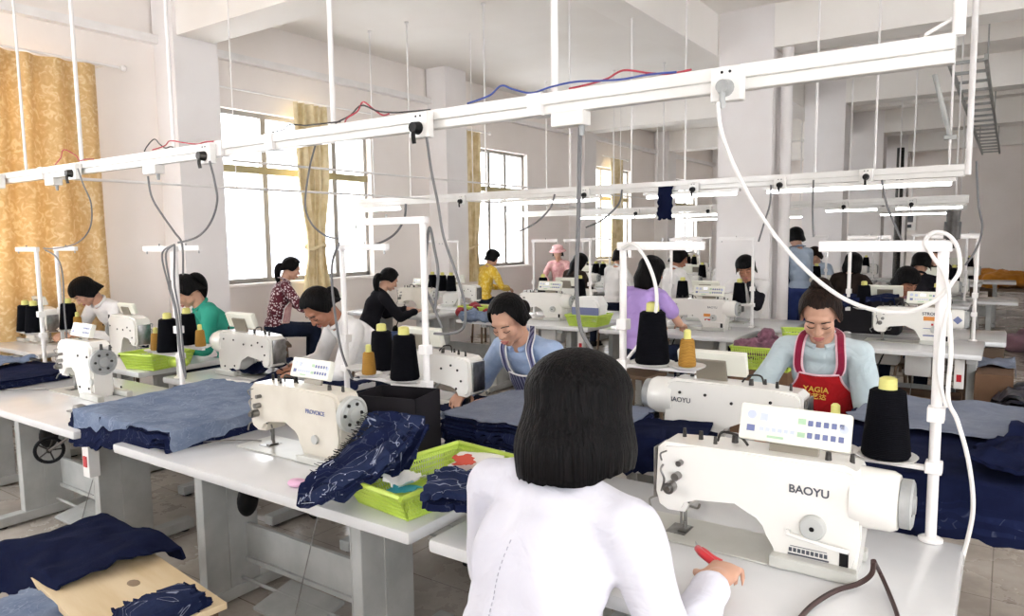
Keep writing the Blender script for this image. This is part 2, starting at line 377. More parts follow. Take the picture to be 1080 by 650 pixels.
b = B(); b.bb(XW - .02, XW + .09, YN, YB, ZL - .05, ZL + .03); struct(b, 'trim_1', 'pipe')
b = B(); b.bb(XW - .25, XR, YB, YB + .25, 0, ZC); struct(b, 'wall_back', 'wall')
b = B(); b.bb(XR, XR + .25, YN, YB, 0, 1.1); b.bb(XR, XR + .25, YN, YB, 3.1, ZC); y = YN
for a, c in ((-.8, 2.8), (4.9, 6.6)): b.bb(XR, XR + .25, y, a, 1.1, 3.1); y = c  # out of view; openings added to let daylight deeper into the room
b.bb(XR, XR + .25, y, YB, 1.1, 3.1); struct(b, 'wall_right', 'wall')
b = B(); b.bb(XW - .25, XR, YN - .2, YN, 0, 1.0); b.bb(XW - .25, XR, YN - .2, YN, 3.1, ZC)
for a, c in ((XW - .25, -6.2), (-3.8, .2), (2.4, XR)): b.bb(a, c, YN - .2, YN, 1.0, 3.1)  # wall behind the camera, its unseen openings sized for fill light
struct(b, 'wall_near', 'wall')
for i, yb in enumerate((4.08, 8.2, 12.32, 16.44, 20.56)):
    b = B(); b.bb(-3.1 if i == 1 else XW - .03, XR + .03, yb + .012, yb + .41, ZL, ZC + .02); struct(b, 'ceiling_beam', 'ceil')['kind'] = 'structure'
    b = B(); b.bb(XW - .01, -6.8, yb - .03, yb + .45, 0, ZC + .01); struct(b, 'wall_pillar', 'column')
    if i:
        b = B(); b.bb(-2.8, -2.2, yb, yb + .45, 0, ZC + .01); struct(b, 'pillar', 'column', 'square white concrete pillar' if i == 1 else None)
for yb in (6.2, 10.3, 14.4, 18.5, 22.6):
    b = B(); b.bb(-2.83, XR + .02, yb, yb + .22, 3.8, ZC + .015); struct(b, 'ceiling_beam', 'ceil')
b = B(); b.bb(-3.15, -2.82, YN - .05, YB + .05, ZL - .005, ZC + .03); struct(b, 'ceiling_beam', 'ceil')
b = B(); b.bb(.9, 1.3, YN - .05, YB + .05, ZL - .005, ZC + .03); struct(b, 'ceiling_beam', 'ceil')
# windows
mull = {1: (5.36, 6.42), 2: (9.78, 10.25)}
for i, (a, c, zs) in enumerate(wins):
    b = B(); x = XW - .12; t = .025
    b.bb(x - .03, x + .03, a, a + 2 * t, zs, 3.05); b.bb(x - .03, x + .03, c - 2 * t, c, zs, 3.05)
    b.bb(x - .03, x + .03, a, c, zs, zs + 2 * t); b.bb(x - .03, x + .03, a, c, 3.0, 3.05)
    for ym in mull.get(i, (a + (c - a) * .35, a + (c - a) * .7)): b.bb(x - .035, x + .035, ym - .035, ym + .035, zs, 3.05)
    root = struct(b, 'window_%d' % (i + 1), 'alu')
    b = B(); b.bb(x - .045, x + .045, a, c, 2.36, 2.44); b.obj('window_frame', 'aluy', root, False)
    b = B(); b.bb(x - .004, x + .004, a + .04, c - .04, zs + .04, 3.01); b.obj('pane', 'glass', root, False)
    b = B(); b.bb(XW - .24, XW + .06, a - .05, c + .05, zs - .04, zs, .008); b.obj('window_sill', 'wall', root, False)
# drainpipe beside the pillar and the brighter strip on its flank
b = B(); b.cyl((-2.08, 8.32, 0), (-2.08, 8.32, ZL), .06, n=18); b.cyl((-2.08, 8.32, 2.0), (-2.08, 8.32, 2.1), .07, n=18); b.cyl((-2.08, 8.32, 3.2), (-2.08, 8.32, 3.3), .07, n=18)
tag(b.obj('drain_pipe', 'column'), 'pale grey drain pipe running up beside the square pillar', 'pipe')
b = B()
for xx in (-2.17, -2.02): b.cyl((xx + .25, 16.3, 2.3), (xx + .25, 24.9, 2.3), .03)
# curtains
def curtain(x, y0, y1, z0, z1, folds, depth, tie=None, n=90, m='curtain', label='', rod=True, nz=24):
    b = B()
    def f(u, v):
        z = z1 + (z0 - z1) * v; w = 1.0
        if tie is not None:
            d = (z - tie) / .9; w = 1 - .45 * math.exp(-d * d * 3)
        yc = (y0 + y1) / 2; y = yc + (u - .5) * (y1 - y0) * w
        k = .75 + .25 * sin(v * 2 + u * 5)
        return (x + depth * k * sin(u * folds * 2 * pi + .6 * sin(v * 3 + u * 9)) + .01 * noise.noise(Vector((u * 9, v * 5, 1))), y + .01 * sin(u * 40 + v * 4), z)
    b.sheet(n, nz, f, .004)
    root = b.obj('curtain', m); tag(root, label, 'curtain')
    if tie is not None:
        t = B(); t.tube([(x + .05 * cos(a), (y0 + y1) / 2 + (y1 - y0) * .3 * sin(a), tie + .03 * sin(a * 2)) for a in [2 * pi * i / 12 for i in range(13)]], .02, smooth=False); t.obj('tie_band', m, root)
    if rod:
        r = B(); r.cyl((x, y0 - .35, z1 + .02), (x, y1 + .25, z1 + .02), .012); r.ell((x, y1 + .27, z1 + .02), (.03, .03, .03), 8)
        r.cyl((x, y1 + .1, z1 + .02), (XW, y1 + .1, z1 + .02), .008); tag(r.obj('curtain_rod', 'pipe'), 'thin white rod carrying ' + label.split(' ', 1)[1][:60], 'rod')
curtain(-6.95, 1.5, 3.36, .55, 3.2, 7.5, .055, label='wide gold patterned curtain at the left edge of the window wall')
curtain(-6.98, 5.6, 6.1, .9, 3.2, 4.5, .045, 1.5, 50, m='curtain2', label='narrow gold curtain tied up across the nearest window', rod=False)
curtain(-6.98, 8.72, 9.2, .9, 3.24, 4.5, .045, 1.45, 50, m='curtain2', label='bunched gold curtain tied beside the second window')
curtain(-6.98, 13.75, 14.3, .9, 3.22, 4.5, .045, None, 50, m='curtain2', label='straight gold curtain hanging at the third window')
b = B(); b.cyl((-7.0, 4.5, 3.23), (-7.0, 7.4, 3.23), .01); b.ell((-7.0, 4.5, 3.23), (.025,) * 3, 8); tag(b.obj('curtain_rod', 'pipe'), 'thin white curtain rod above the nearest window', 'rod')
# buildings beyond the windows
def block(x, y0, y1, z1, m, label, wy, wz):
    b = B(); b.bb(x - 8, x, y0, y1, -1, z1); r = b.obj('apartment_building', m, None, False); tag(r, label, 'building')
    w = B()
    for i in range(wy):
        for k in range(wz): w.bb(x - .05, x + .06, y0 + (i + .25) * (y1 - y0) / wy, y0 + (i + .72) * (y1 - y0) / wy, .3 + k * 3, 1.9 + k * 3)
    w.obj('window_row', 'printlight', r, False)
M['farwall'] = mat('far_wall', 'f2f4f8', .9); 
block(-34, 22, 31, 4.4, 'farwall', 'pale building blurred by glare outside the nearest window', 4, 1)

# ------------------------------------------------------------------ overhead trunking
def rod(x, y, z0, r, label, z1=ZC - .001, zc=None):
    b = B(); b.cyl((x, y, z0), (x, y, z1), r, n=10); b.cyl((x, y, z1 - .02), (x, y, z1), r * 2.6, n=12)
    o = b.obj('hanger_rod', 'pipe'); tag(o, label, 'rod'); return o
def trunk(y, x0, x1, z, h, w, joints, label, tubes=None, mt='pipe'):
    """steel channel with a batten below"""
    root = thing('power_trunking', label, 'trunking', ((x0 + x1) / 2, y, z)); cx = (x0 + x1) / 2
    b = B(Matrix.Translation((-cx, -y, -z)))
    b.bb(x0, x1, y - w / 2, y + w / 2, z, z + h * .55, .004); b.obj('channel', 'cover', root, False)
    b = B(Matrix.Translation((-cx, -y, -z))); b.bb(x0, x1, y - w * .3, y + w * .3, z - h * .45, z + .001, .006); b.obj('batten', 'cover', root, False)
    for j in joints:
        b = B(Matrix.Translation((-cx, -y, -z))); b.bb(j - .03, j + .03, y - w / 2 - .006, y + w / 2 + .006, z - h * .48, z + h * .6, .003); b.obj('joint_cover', 'pipe', root, False)
    return root
trunk(2.25, -6.95, -.14, 2.052, .074, .07, (-5.4, -3.36, -2.95, -1.43), 'long white trunking rail running overhead above the front tables')
for i, (x, r) in enumerate([(-6.3, .009), (-5.7, .009), (-4.89, .012), (-3.83, .010), (-2.53, .012), (-1.365, .013), (-.135, .016)]):
    rod(x, 2.25, 2.09, r, ['white hanger rod of the front rail nearest the window wall', 'thin hanger rod of the front rail crossing the wide curtain', 'thick hanger rod of the front rail at the edge of the wide curtain',
        'thin hanger rod of the front rail before the first wall pillar', 'white hanger rod of the front rail before the nearest window', 'white hanger rod in the middle of the front rail',
        'thick white pipe holding up the near right end of the front rail'][i])
b = B(); b.cyl((-.14, 2.25, 2.14), (-.21, 2.25, 2.105), .005); b.cyl((-.21, 2.25, 2.105), (-.21, 2.25, 2.09), .005)
tag(b.obj('stay_rod', 'pipe'), 'thin stay rod bracing the near right end of the front rail', 'rod')
# sockets along the front rail
def socket(x, y, z, label, face=True, plug='black', g=None):
    root = thing('power_socket', label, 'socket', (x, y, z), 0, g)
    b = B(); b.bb(-.048, .048, -.02, .02, -.05, .052, .006); b.obj('socket_box', 'cover', root, False)
    b = B()
    for dx in (-.012, .012): b.cyl((dx, -.0215, .035), (dx, -.019, .035), .0045, n=10)
    b.obj('socket_hole', 'black', root)
    b = B(); b.cyl((0, -.055, -.012), (0, -.019, -.012), .02, .026, 16); b.tube([(0, -.045, -.02), (0, -.05, -.045), (0, -.045, -.075)], .009); b.obj('plug', plug, root)
    return root
SK = [(-.72, 'socket box with a grey plug near the right end of the front rail', 'wheelgrey'), (-1.95, 'socket box with a black plug in the middle of the front rail', 'black'), (-3.42, 'socket box at the rail joint before the nearest window', 'darksteel'),
      (-4.86, 'socket box on the front rail at the edge of the wide curtain', 'darksteel'), (-6.0, 'socket box on the front rail at the left edge of the photo', 'darksteel')]
for x, l, p in SK: socket(x, 2.19, 2.03, l, plug=p)
def underbox(x, y, z, label, s=1):
    root = thing('junction_box', label, 'junction box', (x, y, z))
    b = B(); b.bb(-.065 * s, .065 * s, -.03, .03, -.05 * s, 0, .005); b.obj('box_body', 'cover', root, False)
    b = B(); b.cyl((.045 * s, 0, -.05 * s), (.045 * s, 0, -.085 * s), .011, .008); b.obj('gland', 'wheelgrey', root)
underbox(-1.3, 2.25, 2.02, 'white junction box under the middle of the front rail'); underbox(-4.05, 2.25, 2.02, 'small white box under the front rail before the wall pillar'); underbox(-5.3, 2.25, 2.02, 'small white box under the front rail before the wide curtain')
# loose wires on the front rail
def cord(pts, r, m, label, k=8, g=None, name='cable', cat='cable', n=7):
    b = B(); b.tube(pts, r, n, k); o = b.obj(name, m); tag(o, label, cat, g); return o
def wires(x0, x1, m, label, amp, sd, y=2.25, z=2.1, r=.0035):
    random.seed(sd); n = 6; k_ = random.choice((2, 3)); pts = [(x0 + (x1 - x0) * i / n, y - .02 + .02 * random.uniform(-1, 1), z + (0 if i in (0, n) else amp * (.8 * math.exp(-(i - k_) ** 2 / 1.2) + .15 * random.random()))) for i in range(n + 1)]
    cord(pts, r, m, label, name='electric_wire', cat='wire')
wires(-1.45, -.9, 'blue', 'blue wire lying on top of the front rail right of its middle', .02, 3); wires(-1.3, -.85, 'red', 'red wire twisted with the blue one on the front rail', .03, 5)
wires(-1.75, -1.42, 'blue', 'blue wire looping over the joint in the middle of the front rail', .05, 9); wires(-2.5, -1.95, 'cordblack', 'dark wire looping on the front rail beside its middle socket', .06, 14)
wires(-2.45, -2.15, 'red', 'red wire loop on the front rail beside the second hanger pipe', .08, 23); wires(-2.95, -2.45, 'cordblack', 'dark wire lying on the front rail before the tied curtain', .02, 31)
wires(-4.0, -3.4, 'red', 'red wire on the front rail before the wall pillar', .04, 4); wires(-4.1, -3.8, 'cordblack', 'black wire loop on the front rail before the wall pillar', .07, 6)
wires(-5.2, -4.7, 'red', 'red wire loop on the front rail at the wide curtain', .1, 8)
# the rails behind
def rail(y, x0, x1, z, lights, seedl, label, boxes, rods, ltlabel, rr_=.007, endpost=False):
    trunk(y, x0, x1, z, .09, .06, [], label)
    for i, (a, c) in enumerate(lights):
        t = thing('batten_light', ltlabel % seedl[i], 'light', ((a + c) / 2, y, z - .045)); b = B(); L_ = (c - a) / 2
        b.bb(-L_, L_, -.025, .025, -.03, -.001, .004); b.obj('light_body', 'cover', t, False)
        b = B(); b.cyl((-L_ + .03, 0, -.045), (L_ - .03, 0, -.045), .014, n=10); b.obj('lamp_tube', 'tube', t)
    return
rail(6.3, -7.0, -.3, 2.03, [(-6.7, -5.95), (-4.5, -3.3), (-2.85, -1.95), (-1.75, -.35)], ['nearest the window wall', 'left of the pillar', 'beside the square pillar', 'at the right end'], 'white rail with tube lights above the second double row of tables', [], [], 'lit tube light under the second rail %s')
rail(9.95, -7.0, -.42, 1.96, [(-5.6, -4.3), (-4.1, -2.9), (-2.0, -1.35), (-1.2, -.45)], ['over the left tables', 'left of the pillar', 'just right of the pillar', 'at the right end'], 'white rail with tube lights above the third double row of tables', [], [], 'lit tube light under the third rail %s')
rail(13.9, -7.0, -.6, 1.98, [(-5.5, -4.3), (-3.9, -2.9), (-1.9, -.7)], ['on the left', 'in the middle', 'on the right'], 'white rail above the fourth double row of tables', [], [], 'lit tube light under the fourth rail %s')
k = 0
for y, z, xs, r in ((6.3, 2.08, (-6.4, -5.8, -4.7, -3.65, -2.98, -2.45, -1.34, -.9, -.4), .009), (9.95, 2.0, (-6.2, -5.0, -4.2, -3.3, -1.7, -1.0, -.55), .009), (13.9, 2.03, (-6, -4.6, -3.2, -1.6, -.7), .01)):
    for i, x in enumerate(xs):
        g = 'hanger rods of the rails behind'
        rod(x, y, z, r, 'thin white hanger rod of the %s rail, %s' % ({6.3: 'second', 9.95: 'third', 13.9: 'fourth'}[y], ORD[i]))
rod(-.28, 6.3, 2.0, .022, 'long white pole at the right end of the second rail')
b = B(); b.cyl((-.4, 6.3, 2.28), (-.52, 6.3, 2.75), .018); b.cyl((-.4, 6.3, 2.28), (-.4, 6.3, 2.1), .008); b.box((-.4, 6.3, 2.28), (.08, .04, .03))
tag(b.obj('brace_bar', 'leg'), 'slanting grey brace above the right end of the second rail', 'brace')
for i, (x, y, z) in enumerate([(-.95, 6.25, 2.03), (-1.6, 6.25, 2.0), (-2.35, 6.25, 2.0), (-3.45, 6.25, 2.0), (-5.0, 6.25, 2.0), (-1.0, 9.9, 1.93), (-1.75, 9.9, 1.93), (-3.5, 9.9, 1.93), (-4.6, 9.9, 1.93)]):
    socket(x, y, z, 'white socket box with dark plug on the %s rail, %s' % ('second' if i < 5 else 'third', ORD[4 - i if i < 5 else 8 - i]))
# long pipes running from front to back at the window side
for zz, l, xx in ((2.27, 'upper thin pipe running toward the back above the left tables', -5.5), (2.04, 'lower thin pipe running toward the back above the left tables', -5.5)):
    b = B(); b.cyl((xx, 3.75 if zz > 2.2 else 2.3, zz), (xx, 13.9, zz), .011, n=8)
    for yy in (3.78, 7.1, 11.2): b.cyl((xx, yy, zz), (xx, yy, ZC if zz > 2.2 else 2.27), .005, n=6)
    tag(b.obj('conduit_pipe', 'pipe'), l, 'pipe')
b = B()
for xx in (-.62, -.3): b.bb(xx, xx + .03, 8.8, 19.5, 3.3, 3.36)
for i in range(18): b.bb(-.62, -.27, 8.9 + i * .6, 8.94 + i * .6, 3.31, 3.34)
for yy in (9.5, 13.5, 17.5): b.cyl((-.6, yy, 3.33), (-.6, yy, ZC - .002), .008); b.cyl((-.29, yy, 3.33), (-.29, yy, ZC - .002), .008)
tag(b.obj('cable_ladder', 'leg'), 'grey cable ladder hanging under the ceiling at the far right', 'cable tray')
# far wall details
for i, (x, z, l) in enumerate([(-2.6, 1.95, 'small printed notice on the far wall right of the pillar')]):
    b = B(); b.bb(x - .22, x + .22, YB - .03, YB, z - .3, z + .3); o = b.obj('wall_notice', 'paper', None, False); tag(o, l, 'notice')
    b = B(); b.bb(x - .14, x + .14, YB - .035, YB - .029, z - .05, z + .2); b.bb(x - .04, x + .1, YB - .035, YB - .029, z - .22, z - .12); b.obj('print', 'greytext', o, False)
b = B(); b.bb(-1.0, -.88, YB - .02, YB, 1.5, 1.62, .004); o = b.obj('wall_socket', 'cover', None, False); tag(o, 'small white wall socket on the far wall', 'socket')
b = B(); b.cyl((-2.25, 19.6, 0), (-2.25, 19.6, ZL), .08, n=14); tag(b.obj('dark_pipe', 'darksteel'), 'dark upright pipe against the far pillar', 'pipe')
# ------------------------------------------------------------------ sewing machines, tables, stands
T = .76
def make_machine(kind='modern', name='sewing_machine', far=False):
    """needle at the origin, arm toward +X, operator toward -Y"""
    body = 'machine' if kind != 'old' else 'oldmachine'
    root = thing(name, '', 'sewing machine')
    f = lambda u, v, w: (u, w, v)
    b = B()
    if kind == 'post':
        P = [(.17, .0), (.33, .0), (.335, .27), (.30, .30), (.05, .30), (-.03, .285), (-.05, .25), (-.05, .12), (-.03, .09), (.03, .09), (.045, .15), (.12, .16), (.155, .13), (.17, .08)]
    else:
        P = [(.262, .0), (.452, .0), (.462, .1), (.462, .235), (.45, .262), (.42, .272), (.10, .268), (-.03, .262), (-.05, .245), (-.055, .12), (-.045, .085), (-.02, .072), (.028, .075), (.04, .10), (.046, .122), (.055, .130), (.165, .130), (.20, .126), (.228, .114), (.247, .094), (.258, .068), (.262, .04)]
    b.prism(P, f, -.058, .058, .012)
    if kind == 'modern':
        b.lathe((.45, 0, .19), [(.03, -.02), (.07, -.015), (.073, .0), (.071, .07), (.064, .084), (.05, .088)], 26, (1, 0, 0))
    b.obj('machine_body', body, root, ang=35)
    b = B(); b.bb(-.11, .262, -.089, .089, 0, .005, .002); b.bb(.262, .46, -.092, -.058, 0, .03, .006); b.bb(.262, .46, .058, .092, 0, .03, .006); b.obj('bed_plate', 'plate', root, False)
    b = B(); b.bb(-.03, .025, -.04, .03, .005, .0065); b.bb(-.064, -.055, -.045, .045, .10, .24, .002)
    b.cyl((0, 0, .02), (0, 0, .09), .0035, n=8); b.cyl((.012, 0, .012), (.012, 0, .09), .005, n=8); b.cyl((0, 0, .055), (0, 0, .09), .0065, n=8)
    b.obj('needle_bar', 'steel', root)
    b = B(); b.bb(.0, .024, -.028, .014, .006, .012, .002); b.cyl((.012, 0, .012), (.012, -.002, .03), .006, n=8); b.obj('presser_foot', 'steel', root)
    if not far:
        b = B()
        b.cyl((-.005, -.058, .145), (-.005, -.085, .145), .016, n=14); b.cyl((-.005, -.085, .145), (-.005, -.095, .145), .009, n=12)
        b.cyl((.012, -.058, .178), (.012, -.082, .178), .011, n=12); b.tube([(-.03, -.06, .2), (-.03, -.075, .19), (-.02, -.075, .165), (-.03, -.07, .13)], .003)
        b.cyl((.02, -.058, .215), (.02, -.078, .215), .008, n=12); b.tube([(-.02, -.06, .24), (-.03, -.078, .235), (-.03, -.07, .215)], .0025)
        b.tube([(-.055, -.03, .1), (-.075, -.045, .09), (-.06, -.065, .07)], .003); b.tube([(.03, -.02, .085), (.06, -.04, .09), (.07, -.05, .105)], .0035)
        b.obj('thread_tension', 'steel', root)
        b = B()
        for x, y, r in ((.05, .01, .007), (.1, -.02, .006), (.14, .02, .01), (.38, -.02, .009), (.43, 0, .007), (.0, .02, .006)): b.cyl((x, y, .26), (x, y, .282 + r), r, r * .7, 10)
        b.tube([(.1, 0, .272), (.115, -.01, .30), (.16, -.01, .296), (.18, 0, .272)], .0035)
        b.obj('top_fittings', 'darksteel', root)
        if kind == 'modern':
            b = B(); b.lathe((.358, -.058, .112), [(.03, 0), (.03, .016), (.026, .021), (.001, .021)], 24, (0, -1, 0)); b.obj('stitch_dial', 'dial', root)
            b = B(); b.cyl((.358, -.080, .112), (.358, -.0795, .112), .006, n=12); b.obj('dial_mark', 'black', root)
            b = B(); b.tube([(.30, -.068, .084), (.34, -.075, .082), (.40, -.078, .076), (.44, -.072, .072)], .0055); b.cyl((.30, -.058, .088), (.30, -.07, .088), .007, n=10); b.obj('reverse_lever', 'cover', root)
            b = B(); b.bb(.418, .438, -.0605, -.058, .012, .066); b.obj('switch_strip', 'black', root, False)
        else:
            b = B(); b.lathe((.34, -.058, .09), [(.017, 0), (.017, .01), (.001, .012)], 16, (0, -1, 0)); b.obj('stitch_dial', 'dial', root)
    # screws on the rear face
    b = B()
    for x, z in ((.02, .2), (.06, .22), (.0, .15), (.03, .11), (.12, .2), (.2, .2), (.3, .22), (.4, .22), (.4, .05), (.3, .06)): b.cyl((x, .057, z), (x, .0615, z), .006, n=9)
    if kind == 'post':
        for x, z in ((.2, .22), (.3, .22), (.2, .05), (.3, .05)): b.cyl((x, -.057, z), (x, -.0615, z), .007, n=9)
    b.obj('screw', 'darksteel', root)
    # handwheel
    x0 = .538 if kind == 'modern' else (.462 if kind == 'old' else .335)
    R = .058 if kind == 'modern' else (.066 if kind == 'old' else .07)
    hw = B(); hw.lathe((x0, 0, .19), [(.02, -.004), (R, .0), (R, .022), (R * .86, .026), (R * .8, .018), (R * .4, .016), (R * .36, .03), (.001, .031)], 28, (1, 0, 0)); w = hw.obj('handwheel', 'wheelgrey' if kind != 'old' else 'dial', root)
    b = B()
    for i in range(6):
        a = i * pi / 3; b.cyl((x0 + .017, R * .6 * cos(a), .19 + R * .6 * sin(a)), (x0 + .0215, R * .6 * cos(a), .19 + R * .6 * sin(a)), R * .1, n=8)
    b.obj('wheel_hole', 'darksteel', w)
    # control panel on its bracket
    if kind != 'bare':
        c = (.295 if kind == 'modern' else (.27 if kind == 'old' else .16), -.005, .338 if kind != 'post' else .35); s_ = 1.0 if kind == 'modern' else .8
        Mx = Matrix.Translation(c) @ Euler((-.32, 0, 0)).to_matrix().to_4x4() @ Matrix.Scale(s_, 4)
        b = B(Mx); b.bb(-.132, .132, -.014, .018, -.046, .046, .006); p = b.obj('control_panel', 'panelface', root)
        b = B(Mx); b.bb(-.06, .06, .018, .03, -.07, .02, .003); b.obj('panel_bracket', 'panelgrey', p, False)
        if not far:
            b = B(Mx); b.bb(-.045, -.01, -.0155, -.0135, .008, .028); b.obj('screen', 'lcd', p, False)
            b = B(Mx)
            for i in range(5): b.bb(.035 + i * .018, .047 + i * .018, -.0155, -.0135, .006, .02, .0015); b.bb(.035 + i * .018, .047 + i * .018, -.0155, -.0135, -.024, -.01, .0015)
            b.bb(-.112, -.092, -.0155, -.0135, -.024, -.008)
            b.obj('key_square', 'printblue', p, False)
            b = B(Mx); b.cyl((.118, -.0155, .008), (.118, -.0135, .008), .011, n=16); b.cyl((-.102, -.0155, .018), (-.102, -.0135, .018), .011, n=16); b.bb(-.08, -.062, -.0155, -.0135, .006, .024)
            for i in range(6): b.bb(-.08 + i * .015, -.07 + i * .015, -.0155, -.0135, -.02, -.011)
            b.obj('key_round', 'printlight', p, False)
            b = B(Mx); b.bb(.012, .03, -.0155, -.0135, .008, .022); b.bb(.012, .03, -.0155, -.0135, -.024, -.012); b.bb(-.06, -.02, -.0155, -.0135, -.036, -.03); b.obj('key_green', 'printgreen', p, False)
    return root
def make_table(x0=-.56, x1=.66, legs=(-.27, .6), y0=-.43, y1=.32, far=False, name='sewing_table', sw=True):
    root = thing(name, '', 'sewing table')
    b = B(); b.bb(x0, x1, y0, y1, T - .04, T - .001, .012); b.obj('table_top', 'top', root)
    for lx in legs:
        b = B(); b.bb(lx - .025, lx + .025, -.2, .06, .05, T - .04, .005)
        b.bb(lx - .031, lx - .025, -.2, -.17, .05, T - .04); b.bb(lx + .0245, lx + .03, -.09, -.07, .06, T - .06)
        lg = b.obj('leg', 'leg', root, False)
        b = B(); b.bb(lx - .035, lx + .035, y0 + .08, y1 - .04, .012, .065, .006); b.obj('foot_bar', 'leg', lg, False)
        b = B(); b.cyl((lx, y0 + .12, 0), (lx, y0 + .12, .02), .025, n=12); b.cyl((lx, y1 - .08, 0), (lx, y1 - .08, .02), .025, n=12); b.obj('rubber_foot', 'rubber', lg)
        b = B(); b.bb(lx - .03, lx + .03, y0 + .06, y1 - .02, T - .075, T - .038, .003); b.obj('top_bracket', 'leg', lg, False)
    b = B(); b.bb(legs[0] + .02, legs[1] - .02, .0, .02, .16, .33, .003); b.bb(legs[0] + .02, legs[1] - .02, -.012, .0, .16, .18); b.obj('cross_panel', 'leg', root, False)
    if not far:
        b = B(); b.box((.16, -.05, .085), (.34, .2, .015), Euler((.2, 0, 0)).to_matrix(), .004); b.cyl((legs[0], -.03, .09), (legs[1], -.03, .09), .008); b.obj('treadle', 'leg', root)
        b = B(); b.cyl((.2, -.1, .08), (.215, .06, .56), .0025); b.obj('pull_rod', 'steel', root)
    b = B(); b.bb(.16, .34, .02, .2, .5, .66, .02); b.cyl((.34, .1, .58), (.38, .1, .58), .05, n=18); b.bb(.2, .3, .06, .16, .64, T - .03); b.obj('motor', 'cover', root)
    if not far:
        b = B(); b.cyl((.05, -.12, T - .04), (.0, -.14, .58), .006); b.ell((-.01, -.145, .53), (.018, .05, .07), 12); b.bb(.0, .12, -.14, -.08, T - .08, T - .04, .004); b.obj('knee_lifter', 'black', root)
        if not sw: return root
        b = B(); b.bb(x1 - .16, x1 - .1, y0 + .1, y0 + .15, .5, T - .04, .004); b.obj('switch_box', 'cover', root, False)
        b = B(); b.bb(x1 - .145, x1 - .115, y0 + .096, y0 + .101, .55, .6); b.obj('switch_button', 'redtool', root, False)
    return root
NTH = {}
def spool(kind, loc, label, g=None):
    NTH[label] = NTH.get(label, 0) + 1
    if NTH[label] > 1: label = label.replace(' cone', ' outer cone', 1)
    root = thing('thread_cone', label, 'thread cone', loc, random.random() * 3, g)
    if kind == 'black': r0_, r1_, h, m = .062, .045, .19, 'blackthread'
    elif kind == 'gold': r0_, r1_, h, m = .031, .024, .10, 'goldthread'
    else: r0_, r1_, h, m = .05, .04, .13, kind
    b = B(); b.lathe((0, 0, 0), [(.01, .004), (r0_ * .93, .004), (r0_, .012), (r1_, h - .006), (r1_ * .8, h), (.01, h)], 24); b.obj('wound_thread', m, root)
    b = B(); b.lathe((0, 0, 0), [(r0_ * .55, 0), (r0_ * .5, .004), (r1_ * .5, h + .028), (r1_ * .3, h + .033), (.001, h + .033)], 16); b.obj('cone_core', 'cone', root)
    return root
def make_stand(h=.80, tray_z=.205, cross=.30, trays=((-.115, .062), (-.245, .05)), pr=.0135, name='thread_stand'):
    root = thing(name, '', 'thread stand')
    b = B(); b.cyl((0, 0, 0), (0, 0, h), pr, n=14); b.lathe((0, 0, 0), [(.03, 0), (.03, .006), (.018, .012)], 18); b.obj('pole', 'pipe', root)
    b = B(); b.bb(-cross, .02, -.014, .014, h - .03, h, .004); b.obj('cross_bar', 'pipe', root, False)
    b = B(); b.cyl((-cross + .02, 0, h - .03), (-cross + .02, 0, h - .045), .004); b.cyl((-cross * .5, 0, h), (-cross * .5, 0, h + .012), .004); b.obj('thread_guide', 'steel', root)
    b = B(); b.bb(-.02, .02, -.02, .02, tray_z - .02, tray_z + .012, .004); b.bb(-.02, .02, -.024, .018, tray_z + .12, tray_z + .16, .004); b.obj('clamp', 'pipe', root, False)
    b = B(); b.bb(trays[-1][0] - .03, 0, -.01, .01, tray_z - .015, tray_z - .003, .002); b.obj('tray_arm', 'pipe', root, False)
    for tx, tr in trays:
        b = B(); b.lathe((tx, 0, tray_z), [(.001, -.003), (tr * .8, -.003), (tr * 1.25, .008), (tr * 1.3, .012), (tr * 1.22, .012), (tr * .8, .003), (.001, .003)], 26); b.obj('spool_tray', 'tray', root)
    return root
m_mod = make_machine('modern'); m_old = make_machine('old'); m_post = make_machine('post'); m_far = make_machine('modern', far=True)
t_std = make_table(); t_back = make_table(y0=-.29); t_red = make_table(-.78, .66, y0=-.29); t_long = make_table(-.5, 1.15, (-.27, .68), sw=False); t_far = make_table(far=True); t_gap = make_table(-.58, .95, (-.27, .62))
s_std = make_stand(); s_tall = make_stand(.91, .235, .40, ((-.12, .062), (-.33, .045))); s_red = make_stand(.80, .36)
used = set()
def use(proto, loc, rz, label, group=None):
    if id(proto) not in used:
        used.add(id(proto)); proto.location = loc; proto.rotation_euler = (0, 0, rz); proto['label'] = label
        if group: proto['group'] = group
        return proto
    return dup(proto, loc, rz, label, group)
Y1, Y2, Y3, Y4, Y5, Y6, Y7, Y8 = 1.85, 2.65, 6.08, 6.72, 9.75, 10.4, 13.7, 14.35
def station(nx, ny, rz, who, mach, table, stand, spools, mlabel=None, g=None, mg=None):
    sg = -1 if rz else 1
    R_ = Matrix.Rotation(rz, 3, 'Z')
    P = lambda x, y, z: Vector((nx, ny, 0)) + R_ @ Vector((x, y, z))
    m = use(mach, (nx, ny, T), rz, mlabel or ('white industrial sewing machine ' + who), mg)
    t = use(table, (nx, ny, 0), rz, 'white topped sewing table ' + who, mg)
    if stand:
        s = use(stand[0], P(.53 if rz else .58, .285 if rz else .3, T), rz, 'white thread stand ' + who, mg)
        for k, (kind, dx) in enumerate(spools):
            spool(kind, P((.53 if rz else .58) + dx, .285 if rz else .3, T + stand[1] + .004), ('%s thread cone ' % {'black': 'tall black', 'gold': 'small golden'}.get(kind, 'plain')) + who, mg)
    return m
def find(root, nm): return [c for c in root.children if c.name.split('.')[0] == nm][0]
